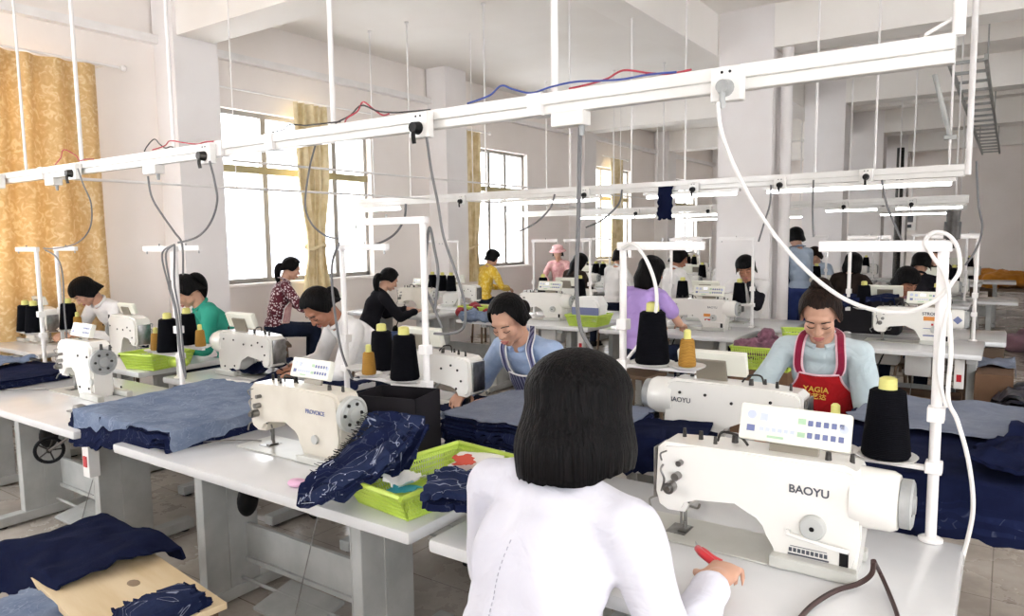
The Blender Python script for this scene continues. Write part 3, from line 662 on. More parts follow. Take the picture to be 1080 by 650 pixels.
# front row, operators on the camera side
mb = station(-.72, Y1, 0, 'in front of the woman with the black bob', m_mod, t_std, (s_std, .205), [('black', -.115), ('gold', -.245)])
mp = station(-2.50, Y1, 0, 'beside the fan of cut pockets', m_old, t_long, (s_tall, .235), [('black', -.12), ('gold', -.33)])
ml = station(-4.29, Y1, 0, 'left of the washed denim stack', m_post, t_gap, (s_std, .205), [('black', -.115), ('gold', -.245)])
station(-5.97, Y1, 0, 'at the left edge of the photo in the front row', m_old, t_std, (s_std, .205), [('black', -.115), ('black', -.245)])
mp.location.x = -2.41; mp.location.y = 1.76
# second row, facing back toward the camera
mr = station(-.62, Y2, pi, 'in front of the woman in the red apron', m_mod, t_red, (s_red, .36), [('black', -.115), ('gold', -.245)])
md = station(-2.1, Y2, pi, 'in front of the woman in the denim shirt', m_mod, t_back, (s_std, .205), [('black', -.245)])
mw = station(-3.58, Y2, pi, 'in front of the woman in the white top with the bun', m_mod, t_back, (s_std, .205), [('black', -.115), ('gold', -.245)])
mg_ = station(-5.08, Y2, pi, 'in front of the woman in green', m_post, t_back, (s_std, .205), [('black', -.115), ('gold', -.245)])
station(-6.5, Y2, pi, 'in the corner by the wide curtain', m_post, t_back, None, [])
# third row
m3a = station(-.78, Y3, 0, 'behind the red apron, bearing orange and blue stickers', m_mod, t_std, (s_std, .205), [('black', -.245)])
m3b = station(-2.43, Y3, 0, 'in front of the woman in the lilac shirt', m_mod, t_std, (s_std, .205), [('black', -.115)])
station(-4.05, Y3, 0, 'in the third row left of the lilac shirt', m_mod, t_gap, (s_std, .205), [('black', -.115)])
station(-5.75, Y3, 0, 'in front of the woman in the black jumper', m_old, t_std, (s_std, .205), [('black', -.115), ('black', -.245)])
# fourth row
for i, x in enumerate((-.55, -2.1, -3.65, -5.2)):
    station(x, Y4, pi, ['in the fourth row at the right end', 'in front of the person with black sleeves', 'in the fourth row second from the wall pillar side', 'in the fourth row nearest the windows'][i], m_far, t_far, (s_std, .205), [('black', -.115)])
g5 = 'machines with their tables, stands and cones in the far rows'
for (yy, rz) in ((Y5, 0), (Y6, pi), (Y7, 0), (Y8, pi)):
    for k, x in enumerate((-1.0, -2.55, -4.1, -5.7) if rz == 0 else (-.45, -2.0, -3.55, -5.1)):
        nm = {Y5: 'fifth', Y6: 'sixth', Y7: 'seventh', Y8: 'eighth'}[yy]
        station(x, yy, rz, 'in the %s row, %s' % (nm, ORD[(3 - k)]), m_far, t_far, (s_std, .205), [('black', -.115), ('black', -.245)][:1 + k % 2])
# writing on the machines
def on(m, txt, size, x, z, mt, back=False, bold=0, y=.0590):
    Mx = Matrix.Translation((x, (y if back else -y), z)) @ (BACK if back else FRONT)
    return textobj(txt, size, Mx, mt, m, bold=bold)
on(mb, 'BAOYU', .028, .345, .197, 'greytext', bold=.0006)
b = B(); b.bb(.30, .395, -.0592, -.0585, .030, .034); b.bb(.305, .39, -.0592, -.0585, .052, .0535)
for i in range(9): b.bb(.302 + i * .0102, .3095 + i * .0102, -.0592, -.0585, .038, .048)
b.obj('print_strip', 'greytext', mb, False)
on(mp, 'PROVOICE', .022, .34, .19, 'printblue', bold=.0004)
on(mr, 'BAOYU', .026, .40, .19, 'greytext', True, .0004)
on(m3b, 'BAOYU', .026, .345, .2, 'greytext'); on(m3a, 'STRONG', .03, .33, .225, 'greytext', bold=.0006)
for mm, pts in ((m3a, (('printorange', .28, .39, .175, .205), ('printred', .33, .345, .14, .155), ('printblue', .28, .36, .115, .12), ('printblue', .28, .35, .06, .07), )), (m3b, (('printorange', .27, .33, .12, .145), ('printred', .28, .33, .085, .1)))):
    for c, x0, x1, z0, z1 in pts:
        b = B(); b.bb(x0, x1, -.0595, -.058, z0, z1); b.obj('sticker', c, mm, False)
b = B(); b.lathe((.495, -.0735, .19), [(.03, 0), (.03, .001), (.001, .001)], 4, (0, -1, 0)); b.obj('blue_sticker', 'printblue', m3a, False)
# ------------------------------------------------------------------ people
def lerp(a, b, t): return a + (b - a) * t
def sstep(a, b, x):
    t = min(1, max(0, (x - a) / (b - a))); return t * t * (3 - 2 * t)
def ik(s, w, l1, l2, hint):
    d = w - s; D = min(d.length, (l1 + l2) * .995); dn = d.normalized()
    a = (l1 * l1 - l2 * l2 + D * D) / (2 * D); h = sqrt(max(l1 * l1 - a * a, 0))
    hp = (hint - dn * hint.dot(dn)).normalized(); return s + dn * a + hp * h, s + dn * D
def hand(b, w, d, up, side, curl=.5, grip=0):
    """palm, four fingers of unequal length, thumb; d = pointing direction, up = back of the hand"""
    d = d.normalized(); up = (up - d * up.dot(d)).normalized(); x = d.cross(up) * side   # x points to the thumb side
    rot = Matrix((x, d, up)).transposed()
    b.cap(w - d * .02, w + d * .02, .026, .027, 10)
    b.ell(w + d * .045, (.040, .052, .017), 8, rot); b.ell(w + d * .065, (.040, .03, .015), 8, rot)
    for i, (o, L, r) in enumerate(((.028, .070, .0088), (.0095, .078, .0092), (-.0095, .072, .0088), (-.028, .056, .0078))):
        p = w + d * (.085 - abs(o) * .15) + x * o; a = 0; dd = d
        for k, q in enumerate((.45, .32, .23)):
            a += curl * (.55, .9, .7)[k] * (1 + .12 * i)
            dd = (d * cos(a) - up * sin(a) + x * (o * 2.5)).normalized(); p2 = p + dd * (L * q); b.cap(p, p2, r * (1 - .07 * k), r * (1 - .07 * (k + 1)), 8); p = p2
    p = w + d * .025 + x * .032 - up * .004; dd = (d * .62 + x * .68 - up * .25).normalized(); p2 = p + dd * .036; b.cap(p, p2, .0125, .0105, 8)
    dd = (d * .85 + x * (.25 - grip * .3) - up * (.25 + .3 * curl)).normalized(); p3 = p2 + dd * .03; b.cap(p2, p3, .0105, .0085, 8)
def hairdo(style, Mh, m, parent, n=96, sd=1):
    """a shell of hair from the crown down to a hem that depends on the direction; face looks along +Y"""
    rx, ry, rz_, cy, cz = .089, .105, .096, -.012, .036
    def hem(az):     # az: 0 = front, pi = back
        a = abs(az)
        if style == 'bob': return lerp(.05, -.115, sstep(.75, 1.05, a)) - .03 * sstep(1.6, 2.6, a)
        if style == 'longish': return lerp(.05, -.16, sstep(.75, 1.2, a))
        if style == 'long': return lerp(.055, -.28, sstep(.85, 1.4, a))
        if style == 'short': return lerp(.045, -.06, sstep(.7, 1.5, a)) - .02 * sstep(2, 3, a)
        if style == 'bangs': return lerp(.02, -.075, sstep(.7, 1.2, a))
        return lerp(.092, -.02, sstep(.65, 1.35, a)) - .05 * sstep(1.7, 2.8, a)      # tied back
    bulk = {'bob': 1.24, 'longish': 1.07, 'long': 1.06, 'short': 1.06, 'bangs': 1.1}.get(style, .99)
    def P(u, v, inner):
        az = (u - .5) * 2 * pi; h = hem(az) + (.006 * noise.noise(Vector((u * 60, 2, sd))) if not inner else .004)
        zc = max(min(h - cz, rz_ * .999), -.02); th_end = math.acos(max(-1, min(1, zc / (rz_))))
        drop = max(0, (cz - .02) - h); arc = th_end * .095; tot = arc + drop; s_ = v * tot; B_ = bulk if not inner else bulk - lerp(.10, .035, v)
        w = 1 + .022 * noise.noise(Vector((u * 34, v * 1.2, sd))) + .016 * noise.noise(Vector((u * 110, v * 1.5, sd + 3)))
        if s_ <= arc or drop == 0:
            th = th_end * (s_ / arc if arc else 0); r = sin(th); z = cz + rz_ * cos(th) * (1.0 if not inner else .93)
        else:
            t = (s_ - arc); r = sin(th_end) * (1 + (.16 if style == 'bob' else .10) * sstep(0, .10, t) - (.12 if style == 'bob' else .3) * sstep(.09, .2, t)); z = cz - .02 - t
        part = 1 - .02 * math.exp(-(az / .12) ** 2)
        return Mh @ Vector((rx * B_ * r * sin(az) * w * part, cy + ry * B_ * r * cos(az) * w, z))
    b = B(); nv = 22; bm = b.bm
    O = [[bm.verts.new(P(i / n, max(j, .02) / nv, False)) for j in range(nv + 1)] for i in range(n)]
    I = [[bm.verts.new(P(i / n, max(j, .02) / nv, True)) for j in range(nv + 1)] for i in range(n)]
    for i in range(n):
        k = (i + 1) % n
        for j in range(nv):
            bm.faces.new((O[i][j], O[k][j], O[k][j + 1], O[i][j + 1])); bm.faces.new((I[i][j], I[i][j + 1], I[k][j + 1], I[k][j]))
        bm.faces.new((O[i][nv], O[k][nv], I[k][nv], I[i][nv]))
    bm.faces.new([O[i][0] for i in range(n)]); bm.faces.new([I[i][0] for i in range(n)][::-1])
    h = b.obj('hair', m, parent, ang=180)
    if style in ('ponytail', 'lowtail', 'bun', 'lowbun'):
        b = B()
        if 'tail' in style:
            q0 = Mh @ Vector((0, -.095, .045 if style == 'ponytail' else -.01)); k = 1 if style == 'ponytail' else .7
            b.tube([q0 + Vector(p) for p in ((0, .02, 0), (0, -.03 * k, .012), (.006, -.07 * k, -.035), (.012, -.075 * k, -.12), (.012, -.05 * k, -.21))], .03, 14, rs=lambda t: .014 + .024 * sin(min(1, t * 1.12) * pi) ** .7)
        elif style == 'bun': b.ell(Mh @ Vector((0, -.055, .125)), (.042, .042, .034), 14); b.tube([Mh @ Vector((.04 * cos(a), -.055 + .04 * sin(a), .105 + .008 * sin(a * 3))) for a in [i * pi / 5 for i in range(11)]], .012)
        else: b.ell(Mh @ Vector((0, -.115, -.02)), (.05, .038, .045), 14); b.tube([Mh @ Vector((.034 * cos(a), -.125 + .01 * sin(a * 2), -.02 + .034 * sin(a))) for a in [i * pi / 5 for i in range(11)]], .014)
        b.obj('hair_' + ('tail' if 'tail' in style else 'bun'), m, parent, ang=180)
    return h
def person(label, x, y, rz, seat=.5, lean=.35, curl_=.25, side=0, hp=.6, hy=0, hr=0, L=(-.12, .36, .82), R=(.12, .36, .82), top='white', bottom='pants', hair='ponytail',
           hairm='hair', skin='skin', vox=.009, sleeve='long', stand=False, sleevem=None, face=True, apron=None, scale=1.0, wide=1.0, hcurl=.55, stool=True, grip=0, collar=True, hand_up=(Vector((0, 0, 1)), Vector((0, 0, 1))), elb=(.75, -.25, -.8)):
    root = thing('person', label, 'person', (x, y, 0), rz); root.scale = (scale,) * 3
    H = Vector((0, 0, .90 if stand else seat + .10))
    d1 = Vector((sin(side) * .6, sin(lean * .75), cos(lean * .75))).normalized(); d2 = Vector((sin(side), sin(lean + curl_ * .5), cos(lean + curl_ * .5))).normalized(); d3 = Vector((sin(side), sin(lean + curl_), cos(lean + curl_))).normalized()
    A = H + d1 * .18; Cc = A + d2 * .17; Nk = Cc + d3 * .15      # waist, chest, neck base
    side_v = Vector((1, 0, 0)) ; side_v = (side_v - d3 * side_v.dot(d3)).normalized(); fwd = side_v.cross(d3) * -1
    fwd = d3.cross(side_v)
    rt = Matrix((side_v, fwd, d3)).transposed()
    f1 = d1.cross(Vector((1, 0, 0))).normalized(); rot1 = Matrix((Vector((1, 0, 0)), f1, d1)).transposed()
    nd = (d3 * .75 + Vector((0, .25, .6))).normalized()
    Hr = Euler((-hp, 0, 0)).to_matrix(); Mr = Matrix.Rotation(hy, 3, 'Z') @ Matrix.Rotation(hr, 3, 'Y') @ Hr
    neck_top = Nk + nd * .085; hc = neck_top + Mr @ Vector((0, .018, .068)); Mh = Matrix.Translation(hc) @ Mr.to_4x4()
    q = lambda *p: Mh @ Vector(p)
    sh = {-1: Nk + side_v * (-.155 * wide) - d3 * .045, 1: Nk + side_v * (.155 * wide) - d3 * .045}
    tg = {-1: Vector(L), 1: Vector(R)}; arm = {}
    for s_ in (-1, 1):
        el, wr = ik(sh[s_], tg[s_], .275, .245, Vector((s_ * elb[0], elb[1], elb[2]))); arm[s_] = (el, wr)
    hip = {s_: H + Vector((s_ * .085, 0, -.02)) for s_ in (-1, 1)}
    if stand: kn = {s_: hip[s_] + Vector((0, .03, -.42)) for s_ in (-1, 1)}; an = {s_: kn[s_] + Vector((0, -.03, -.38)) for s_ in (-1, 1)}
    else: kn = {s_: hip[s_] + Vector((s_ * .06, .40, -.02)) for s_ in (-1, 1)}; an = {s_: Vector((kn[s_].x, kn[s_].y - .04, .09)) for s_ in (-1, 1)}
    b = B()
    b.ell(Nk - d3 * .045, (.10 * wide, .055, .045), 10, rt); b.ell(Cc, (.115, .075, .14), 10, rt); b.ell(A, (.10, .07, .13), 10, rot1); b.ell(H, (.12, .09, .09), 10)
    b.cap(Nk - nd * .03, neck_top + Mr @ Vector((0, -.005, .01)), .053, .05, 14)
    # head
    b.ell(q(0, -.014, .034), (.074, .090, .082), 14, Mr); b.ell(q(0, .022, -.028), (.058, .060, .075), 14, Mr); b.ell(q(0, .058, -.084), (.024, .020, .017), 12, Mr)
    for s_ in (-1, 1): b.ell(q(s_ * .034, .052, -.022), (.027, .026, .028), 12, Mr); b.ell(q(s_ * .077, -.008, -.012), (.010, .018, .029), 10, Mr); b.ell(q(s_ * .044, .02, -.062), (.016, .03, .02), 10, Mr)
    if face:
        b.ell(q(0, .070, .03), (.048, .014, .018), 12, Mr); b.cap(q(0, .080, .012), q(0, .097, -.024), .0075, .0125, 10)
        for s_ in (-1, 1): b.ell(q(s_ * .012, .088, -.028), (.008, .008, .007), 8, Mr); b.ell(q(s_ * .031, .073, .002), (.016, .009, .009), 10, Mr)
        b.ell(q(0, .078, -.056), (.022, .012, .012), 10, Mr)
    for s_ in (-1, 1):
        el, wr = arm[s_]; b.cap(sh[s_], el, .038, .034); b.cap(el, wr, .034, .024)
        dr = (wr - el).normalized(); dr = (dr + Vector((0, .35, -.1))).normalized() if not stand else dr
        if s_ > 0: person.hand = (root, wr, dr.normalized())
        hand(b, wr, dr, hand_up[0 if s_ < 0 else 1], -s_, hcurl, grip)
        b.cap(hip[s_], kn[s_], .06, .045); b.cap(kn[s_], an[s_], .045, .035); b.cap(an[s_], an[s_] + Vector((0, .1, -.03)), .035, .03)
    body = remeshed(b, 'body', skin, root, min(vox, .006) if face else vox, 3)
    # clothes
    b = B()
    b.ell(Nk - d3 * .045, (.135 * wide, .078, .058), 12, rt); b.ell(Cc - d3 * .01, (.148 * wide, .102, .15), 12, rt); b.ell(lerp(Cc, A, .5), (.138 * wide, .098, .13), 12, rt); b.ell(A, (.135 * wide, .10, .14), 12, rot1); b.ell(H + Vector((0, 0, .03)), (.155 * wide, .115, .105), 12)
    for s_ in (-1, 1): b.cap(Nk + side_v * (s_ * .05) - d3 * .02, sh[s_], .05, .060)
    for s_ in (-1, 1):
        el, wr = arm[s_]
        if sleeve == 'short' or sleevem: m_ = lerp(sh[s_], el, .62); b.cap(sh[s_], m_, .060, .058)
        else:
            b.cap(sh[s_], el, .060, .053); w2 = lerp(el, wr, .93); b.cap(el, w2, .052, .040); b.cyl(lerp(el, wr, .86), lerp(el, wr, .96), .042, .041, 14)
    remeshed(b, 'shirt', top, root, vox, 5, (7, 7, 5), .012)
    if sleevem:
        for s_ in (-1, 1):
            b = B(); el, wr = arm[s_]; b.cap(lerp(sh[s_], el, .55), el, .054, .052); b.cap(el, lerp(el, wr, .95), .052, .04); remeshed(b, 'sleeve', sleevem, root, vox, 3, (9, 9, 9), .006)
    if collar:
        b = B(); cpt = Nk + nd * (.03 if hair == 'bob' else .018); ca = nd; xx = side_v; yy = ca.cross(xx) ; pts = [cpt + xx * (.062 * cos(a)) + yy * (.058 * sin(a)) + ca * (.012 * -sin(a)) for a in [pi / 2 + .35 + i * (2 * pi - .7) / 14 for i in range(15)]]
        if yy.y < 0: pass
        b.tube(pts, .024 if hair == 'bob' else .013, 8); b.obj('collar', top, root)
    b = B(); b.ell(H - Vector((0, 0, .01)), (.16 * wide, .12, .10), 12)
    for s_ in (-1, 1): b.cap(hip[s_], kn[s_], .082, .062); b.cap(kn[s_], an[s_], .062, .05)
    remeshed(b, 'trousers', bottom, root, max(vox, .01), 4, (8, 8, 8), .006)
    for s_ in (-1, 1):
        b = B(); a = an[s_]; b.ell(a + Vector((0, .055, -.045)), (.042, .115, .042), 12); b.ell(a + Vector((0, 0, -.02)), (.045, .05, .05), 10); b.bb(a.x - .04, a.x + .04, a.y - .06, a.y + .165, 0.0, .03, .01); b.obj('shoe', 'black', root)
    if hair == 'bob': Mh = Matrix.Translation(hc - Vector((0, 0, -.012))) @ (Matrix.Rotation(hy, 3, 'Z') @ Matrix.Rotation(hr, 3, 'Y') @ Euler((-hp * .3, 0, 0)).to_matrix()).to_4x4()
    person.Mh = Mh
    hairdo(hair, Mh, hairm, root, 96 if vox < .01 else 48, sd=x * 3 + y)
    if face:
        for s_ in (-1, 1):
            b = B(); b.tube([q(s_ * .015, .083, -.001), q(s_ * .031, .0835, -.006), q(s_ * .047, .073, -.001)], .0016, 6); b.obj('eyelashes', 'brow', body)
            b = B(); b.tube([q(s_ * .014, .086, .023), q(s_ * .03, .085, .028), q(s_ * .049, .070, .022)], .0026, 6); b.obj('eyebrow', 'brow', body)
        b = B(); b.tube([q(-.021, .083, -.058), q(-.008, .0905, -.054), q(.008, .0905, -.054), q(.021, .083, -.058)], .0042, 8); b.tube([q(-.017, .084, -.062), q(0, .0905, -.065), q(.017, .084, -.062)], .0046, 8); b.obj('lips', 'lips', body)
    if apron:
        am, strapm, rimm = apron
        def F(u, v, off=.012):    # u -1..1 across, v 0..1 from waist to the bib top
            c_ = lerp(A - d1 * .12, Cc + d3 * .055, v); hw = lerp(.16, .085, sstep(.45, 1, v)) * wide; xx = u * hw
            ry = lerp(.125, .108, v) + off; yy = ry * sqrt(max(.05, 1 - (xx / (.168 * wide)) ** 2))
            ff = f1.lerp(fwd, v).normalized(); sg = 1 if ff.y > 0 else -1
            return c_ + side_v * xx + ff * (sg * yy)
        b = B(); b.sheet(16, 22, lambda u, v: F(u * 2 - 1, v), .004); ap = b.obj('apron', am, root)
        b = B(); b.tube([F(-1, i / 10, .016) for i in range(11)], .0045, 6); b.tube([F(1, i / 10, .016) for i in range(11)], .0045, 6); b.tube([F(i / 6 - 1, 1, .016) for i in range(13)], .0045, 6); b.obj('apron_trim', rimm, ap)
        for s_ in (-1, 1):
            ff = fwd if fwd.y > 0 else -fwd
            pts = [F(s_ * .9, .99, .012), Nk - d3 * .06 + side_v * (s_ * .088) + ff * .092, Nk + d3 * .018 + side_v * (s_ * .082) + ff * .045, Nk + d3 * .032 + side_v * (s_ * .07) - ff * .02, Nk + side_v * (s_ * .03) + d3 * .02 - ff * .085]
            pp = smoothpath(pts, 6)
            for wd, mm, nm, of in ((.021, rimm, 'strap_edge', 0), (.0135, strapm, 'strap', .0025)):
                b = B()
                def g(u, v, pp=pp, wd=wd, of=of):
                    i = min(int(v * (len(pp) - 1)), len(pp) - 2); p = pp[i].lerp(pp[i + 1], v * (len(pp) - 1) - i); up_ = (p - (Nk - d3 * .1 - ff * .02)).normalized()
                    return p + side_v * ((u - .5) * 2 * wd) + up_ * of
                b.sheet(3, 24, g, .003); b.obj(nm, mm, ap)
        root['bib'] = 1; root_F = F
        person.F = F; person.ap = ap
    if stool and not stand:
        st = thing('stool', 'wooden stool under the ' + ' '.join(label.split()[:11]), 'stool', (x, y, 0), rz)
        b = B(); b.bb(-.17, .17, -.16, .14, seat - .075 - .03, seat - .045 - .03, .006); b.obj('seat', 'darkwood', st, False)
        for sx in (-1, 1):
            for sy in (-1, 1): b = B(); b.cyl((sx * .15, sy * .12 - .01, 0), (sx * .12, sy * .10 - .01, seat - .1), .016, n=8); b.obj('leg', 'darkwood', st)
    return root
M['floralc'] = cloth('floral_blouse', '5a2630', 'd9c6cb', pat='floral'); M['yellow'] = cloth('yellow_jacket', 'd9b23a', 'e8cf78', pat='blotch'); M['lilac'] = cloth('lilac_cotton', 'b79bd8', 'ab8fce')
M['greenc'] = cloth('teal_green_shirt', '2f8c78', '3f9c86'); M['blackc'] = cloth('black_jumper', '1b1a1e', '232227'); M['bluec'] = cloth('chambray', '8fa3c4', 'a3b4d0', 12); M['palec'] = cloth('pale_mint_shirt', 'bcc9cc', 'b0bec2')
M['redapron'] = cloth('red_apron', 'b3151c', 'a01219'); M['strapred'] = cloth('strap_crimson', '8c1f3c', '7a1a34'); M['trimpink'] = cloth('trim_pink', 'e9c4cc', 'e2b8c2'); M['navyc'] = cloth('navy_apron', '2a3560', '333f6c'); M['navycheck'] = cloth('navy_apron_check', '3a3a66', '8486a6', pat='stripe')
M['greyblue'] = cloth('pale_blue_shirt', 'a9b6c6', '98a5b6'); M['pinkhat'] = cloth('pink_cloth_hat', 'e2b9b4', 'c98f92', 20); M['darkc'] = cloth('dark_brown_coat', '2b2320', '3a302b'); M['mauve'] = cloth('dusty_pink_top', '9a7680', '876570')
# nearest: seen from behind
fg = person('person with a black bob in a white shirt seen from behind, holding red clippers', -.755, 1.10, -.10, elb=(.35, -.1, -1), seat=.50, lean=.14, curl_=.30, hp=.6, hy=.1, hr=-.04, L=(-.20, .42, .83), R=(.225, .385, .83), top='white', hair='bob', vox=.006, wide=1.12, hcurl=.75, grip=1, face=True)
FGH = person.hand
pr = person('person in a pale shirt and a red apron, looking down at the machine', -.63, 3.28, pi + .05, scale=.93, seat=.645, lean=.2, curl_=.25, hp=.55, hy=.05, L=(-.08, .42, .84), R=(.20, .38, .84), top='palec', hair='bun', hairm='hairb', vox=.007, apron=('redapron', 'strapred', 'trimpink'))
F = person.F; ap = person.ap
# stitched seam down the back of the nearest shirt
from mathutils.bvhtree import BVHTree
def seam(root, pts, label='seam'):
    sh = [c for c in root.children if c.name.startswith('shirt')][0]; bm = bmesh.new(); bm.from_mesh(sh.data); t = BVHTree.FromBMesh(bm); b = B()
    for i in range(len(pts) - 1):
        for q in range(6):
            P = []
            for e in (q / 6, (q + .55) / 6):
                x = lerp(pts[i][0], pts[i + 1][0], e); z = lerp(pts[i][1], pts[i + 1][1], e); h = t.ray_cast(Vector((x, -1, z)), Vector((0, 1, 0)))
                if h[0] is not None: P.append(h[0] + Vector((0, -.0008, 0)))
            if len(P) == 2: b.cyl(P[0], P[1], .0012, n=5)
    b.obj(label, 'seamgrey', sh)
M['seamgrey'] = mat('seam_thread', 'a9a8b4', .8)
seam(fg, [(-.01, 1.0), (-.02, .93), (-.03, .86), (-.035, .80), (-.04, .74), (-.04, .68)])
def bibtext(txt, size, u, v):
    c = F(u, v, .0185); dx = (F(u + .2, v, .0185) - F(u - .2, v, .0185)).normalized(); dz = (F(u, v + .06, .0185) - F(u, v - .06, .0185)).normalized(); n_ = dx.cross(dz)
    dx = -dx; n_ = dx.cross(dz)
    Mx = Matrix(((dx.x, dz.x, n_.x, c.x), (dx.y, dz.y, n_.y, c.y), (dx.z, dz.z, n_.z, c.z), (0, 0, 0, 1))); textobj(txt, size, Mx, 'goldtext', ap, bold=.0006, ext=.001)
bibtext('YAGIA', .036, .1, .78); bibtext('雅艺达', .03, .1, .67)
person('person in a washed denim shirt and striped apron guiding dark fabric', -1.87, 3.09, pi - .12, seat=.57, lean=.47, curl_=.35, hp=.55, hy=.15, hr=.05, L=(-.02, .46, .83), R=(.24, .42, .83), top='bluec', hair='lowbun', vox=.007, apron=('navycheck', 'navycheck', 'paper'))
person('person in a white top bending deeply over the second row', -3.18, 3.13, pi - .35, seat=.58, lean=.36, curl_=.5, hp=.9, hy=.2, L=(-.05, .52, .82), R=(.2, .48, .82), top='white2', hair='lowbun', vox=.009, skin='skind')
person('person in a teal green shirt with a long ponytail', -4.80, 3.2, pi - .35, seat=.56, lean=.3, curl_=.35, hp=.7, L=(-.1, .44, .83), R=(.15, .44, .83), top='greenc', hair='ponytail', vox=.010)
person('person in white bending beside the wide gold curtain', -6.38, 3.25, pi + .1, seat=.56, lean=.42, curl_=.4, hp=.85, hy=-.3, L=(-.1, .48, .83), R=(.15, .48, .83), top='white2', hair='short', vox=.011)
# third row, seen from behind
person('person in a lilac short sleeved shirt with shoulder length hair', -2.42, 5.28, -.18, seat=.56, lean=.10, curl_=.15, hp=.3, hy=-.5, L=(-.15, .42, .84), R=(.12, .42, .84), top='lilac', bottom='pants', hair='longish', vox=.009, sleeve='short')
person('person in a black jumper with a ponytail in the third row', -5.52, 5.25, -.5, seat=.46, lean=.3, curl_=.2, hp=.5, L=(-.1, .48, .82), R=(.15, .5, .82), top='blackc', bottom='jeans', hair='lowtail', vox=.010)
person('person in a maroon floral blouse with pale straps by the window', -6.42, 4.80, -.55, seat=.56, lean=.15, curl_=.2, hp=.4, L=(-.1, .46, .84), R=(.15, .46, .84), top='floralc', bottom='pants', hair='lowtail', vox=.010, apron=('pinkhat', 'pinkhat', 'paper'))
# fourth row, facing the camera
person('person in white with black oversleeves resting the face on one hand', -2.12, 7.2, pi + .15, seat=.55, lean=.22, curl_=.2, hp=.45, hr=.1, L=(-.04, .24, 1.12), R=(.2, .42, .84), top='white2', hair='short', vox=.011, sleevem='blackc', skin='skind')
person('person in dusty pink behind the stickered machine', -.83, 7.25, pi + .3, seat=.5, lean=.35, curl_=.3, hp=.6, hy=.5, top='mauve', hair='short', vox=.013, face=True, skin='skind')
# fifth row and beyond
person('person in a patterned yellow jacket near the second window', -6.42, 8.5, -.4, seat=.56, lean=.12, curl_=.2, hp=.35, hy=-.3, top='yellow', hair='short', vox=.012, face=False)
person('person with long dark hair and a dark coat in the fifth row', -5.15, 8.8, -.3, seat=.52, lean=.25, curl_=.2, hp=.5, hy=-.3, top='darkc', hair='long', vox=.013, face=False)
person('person in white in the fifth row between lilac shirt and pillar', -3.52, 8.55, -.5, seat=.56, lean=.12, curl_=.15, hp=.3, hy=-.6, top='white2', hair='short', vox=.012, skin='skind')
person('person half hidden behind the left edge of the pillar', -3.04, 8.95, -.6, seat=.56, lean=.2, curl_=.2, hp=.3, hy=-.7, top='white2', hair='short', vox=.013, skin='skind')
ph = person('person wearing a pink cloth hat near the windows', -6.6, 11.0, pi + .3, seat=.56, lean=.1, curl_=.1, hp=.2, top='pinkhat', hair='short', vox=.014, face=False)
b = B(person.Mh); b.lathe((0, -.01, .05), [(.10, 0), (.15, -.015), (.14, 0), (.105, .025), (.095, .075), (.05, .10), (.001, .105)], 20); b.obj('cloth_hat', 'pinkhat', ph)
person('person in white in the fifth row left of the lilac shirt', -4.5, 8.9, -.3, seat=.56, lean=.15, curl_=.15, hp=.3, top='white2', hair='short', vox=.013, face=False)
person('person standing in a navy apron just right of the pillar', -2.12, 9.3, .9, stand=True, lean=.05, curl_=.1, hp=.3, L=(-.15, .3, .95), R=(.15, .3, .95), top='greyblue', bottom='navyc', hair='short', vox=.012, face=False, apron=('navyc', 'navyc', 'navyc'), stool=False)
person('person in grey stripes right of the standing one', -2.25, 11.2, pi - .3, seat=.56, lean=.2, curl_=.2, hp=.5, top='greyblue', hair='short', hairm='hairb', vox=.013, face=False)
person('person with curly dark hair behind the red apron', -1.55, 9.0, -.2, seat=.52, lean=.2, curl_=.2, hp=.5, top='darkc', hair='longish', vox=.013, face=False)
person('person in a dark vest with a pale strap in the fifth row', -.83, 9.0, -.1, seat=.52, lean=.2, curl_=.2, hp=.4, top='blackc', hair='bangs', vox=.013, face=False)
person('person with brown hair in the far right rows', -.85, 11.3, pi + .2, seat=.56, lean=.15, curl_=.2, hp=.3, top='darkc', hair='long', hairm='hairb', vox=.013, face=False)
# ------------------------------------------------------------------ denim, baskets, boxes, tools
def drape(name, label, cat, c, size, rot, z0, sup, m, group=None, n=(40, 30), bump=.010, fr=5, sd=0, th=.004, edge=.012, fall=.96, out=.12, sag=None):
    """cloth lying on the support rectangle sup=(x0,x1,y0,y1) and falling over its edges"""
    b = B(); cr, sr = cos(rot), sin(rot); x0, x1, y0, y1 = sup
    def f(u, v):
        a = (u - .5) * size[0] + edge * noise.noise(Vector((v * 14, sd, u * 2))) * (2 if abs(u - .5) > .45 else .4); e = (v - .5) * size[1] + edge * noise.noise(Vector((u * 14, sd + 5, v * 2))) * (2 if abs(v - .5) > .45 else .4)
        px = c[0] + a * cr - e * sr; py = c[1] + a * sr + e * cr; z = z0 + bump * (noise.noise(Vector((px * fr, py * fr, sd))) + .4 * noise.noise(Vector((px * fr * 3, py * fr * 3, sd))))
        if sag: z += sag(px, py)
        ox = max(0, px - x1) - max(0, x0 - px); oy = max(0, py - y1) - max(0, y0 - py); k = sqrt(ox * ox + oy * oy)
        if k > 0:
            w = .03 * noise.noise(Vector((px * 6 if abs(oy) > abs(ox) else 3, py * 6 if abs(ox) > abs(oy) else 3, sd)))
            r = .03; fl = k * fall if k > r else k * k / (2 * r)
            kk = out * k + .008 + w * min(1, k * 5)
            px = min(max(px, x0), x1) + ox / k * kk; py = min(max(py, y0), y1) + oy / k * kk; z -= fl
        return (px, py, z)
    b.sheet(n[0], n[1], f, th); o = b.obj(name, m, ang=60); tag(o, label, cat, group); return o
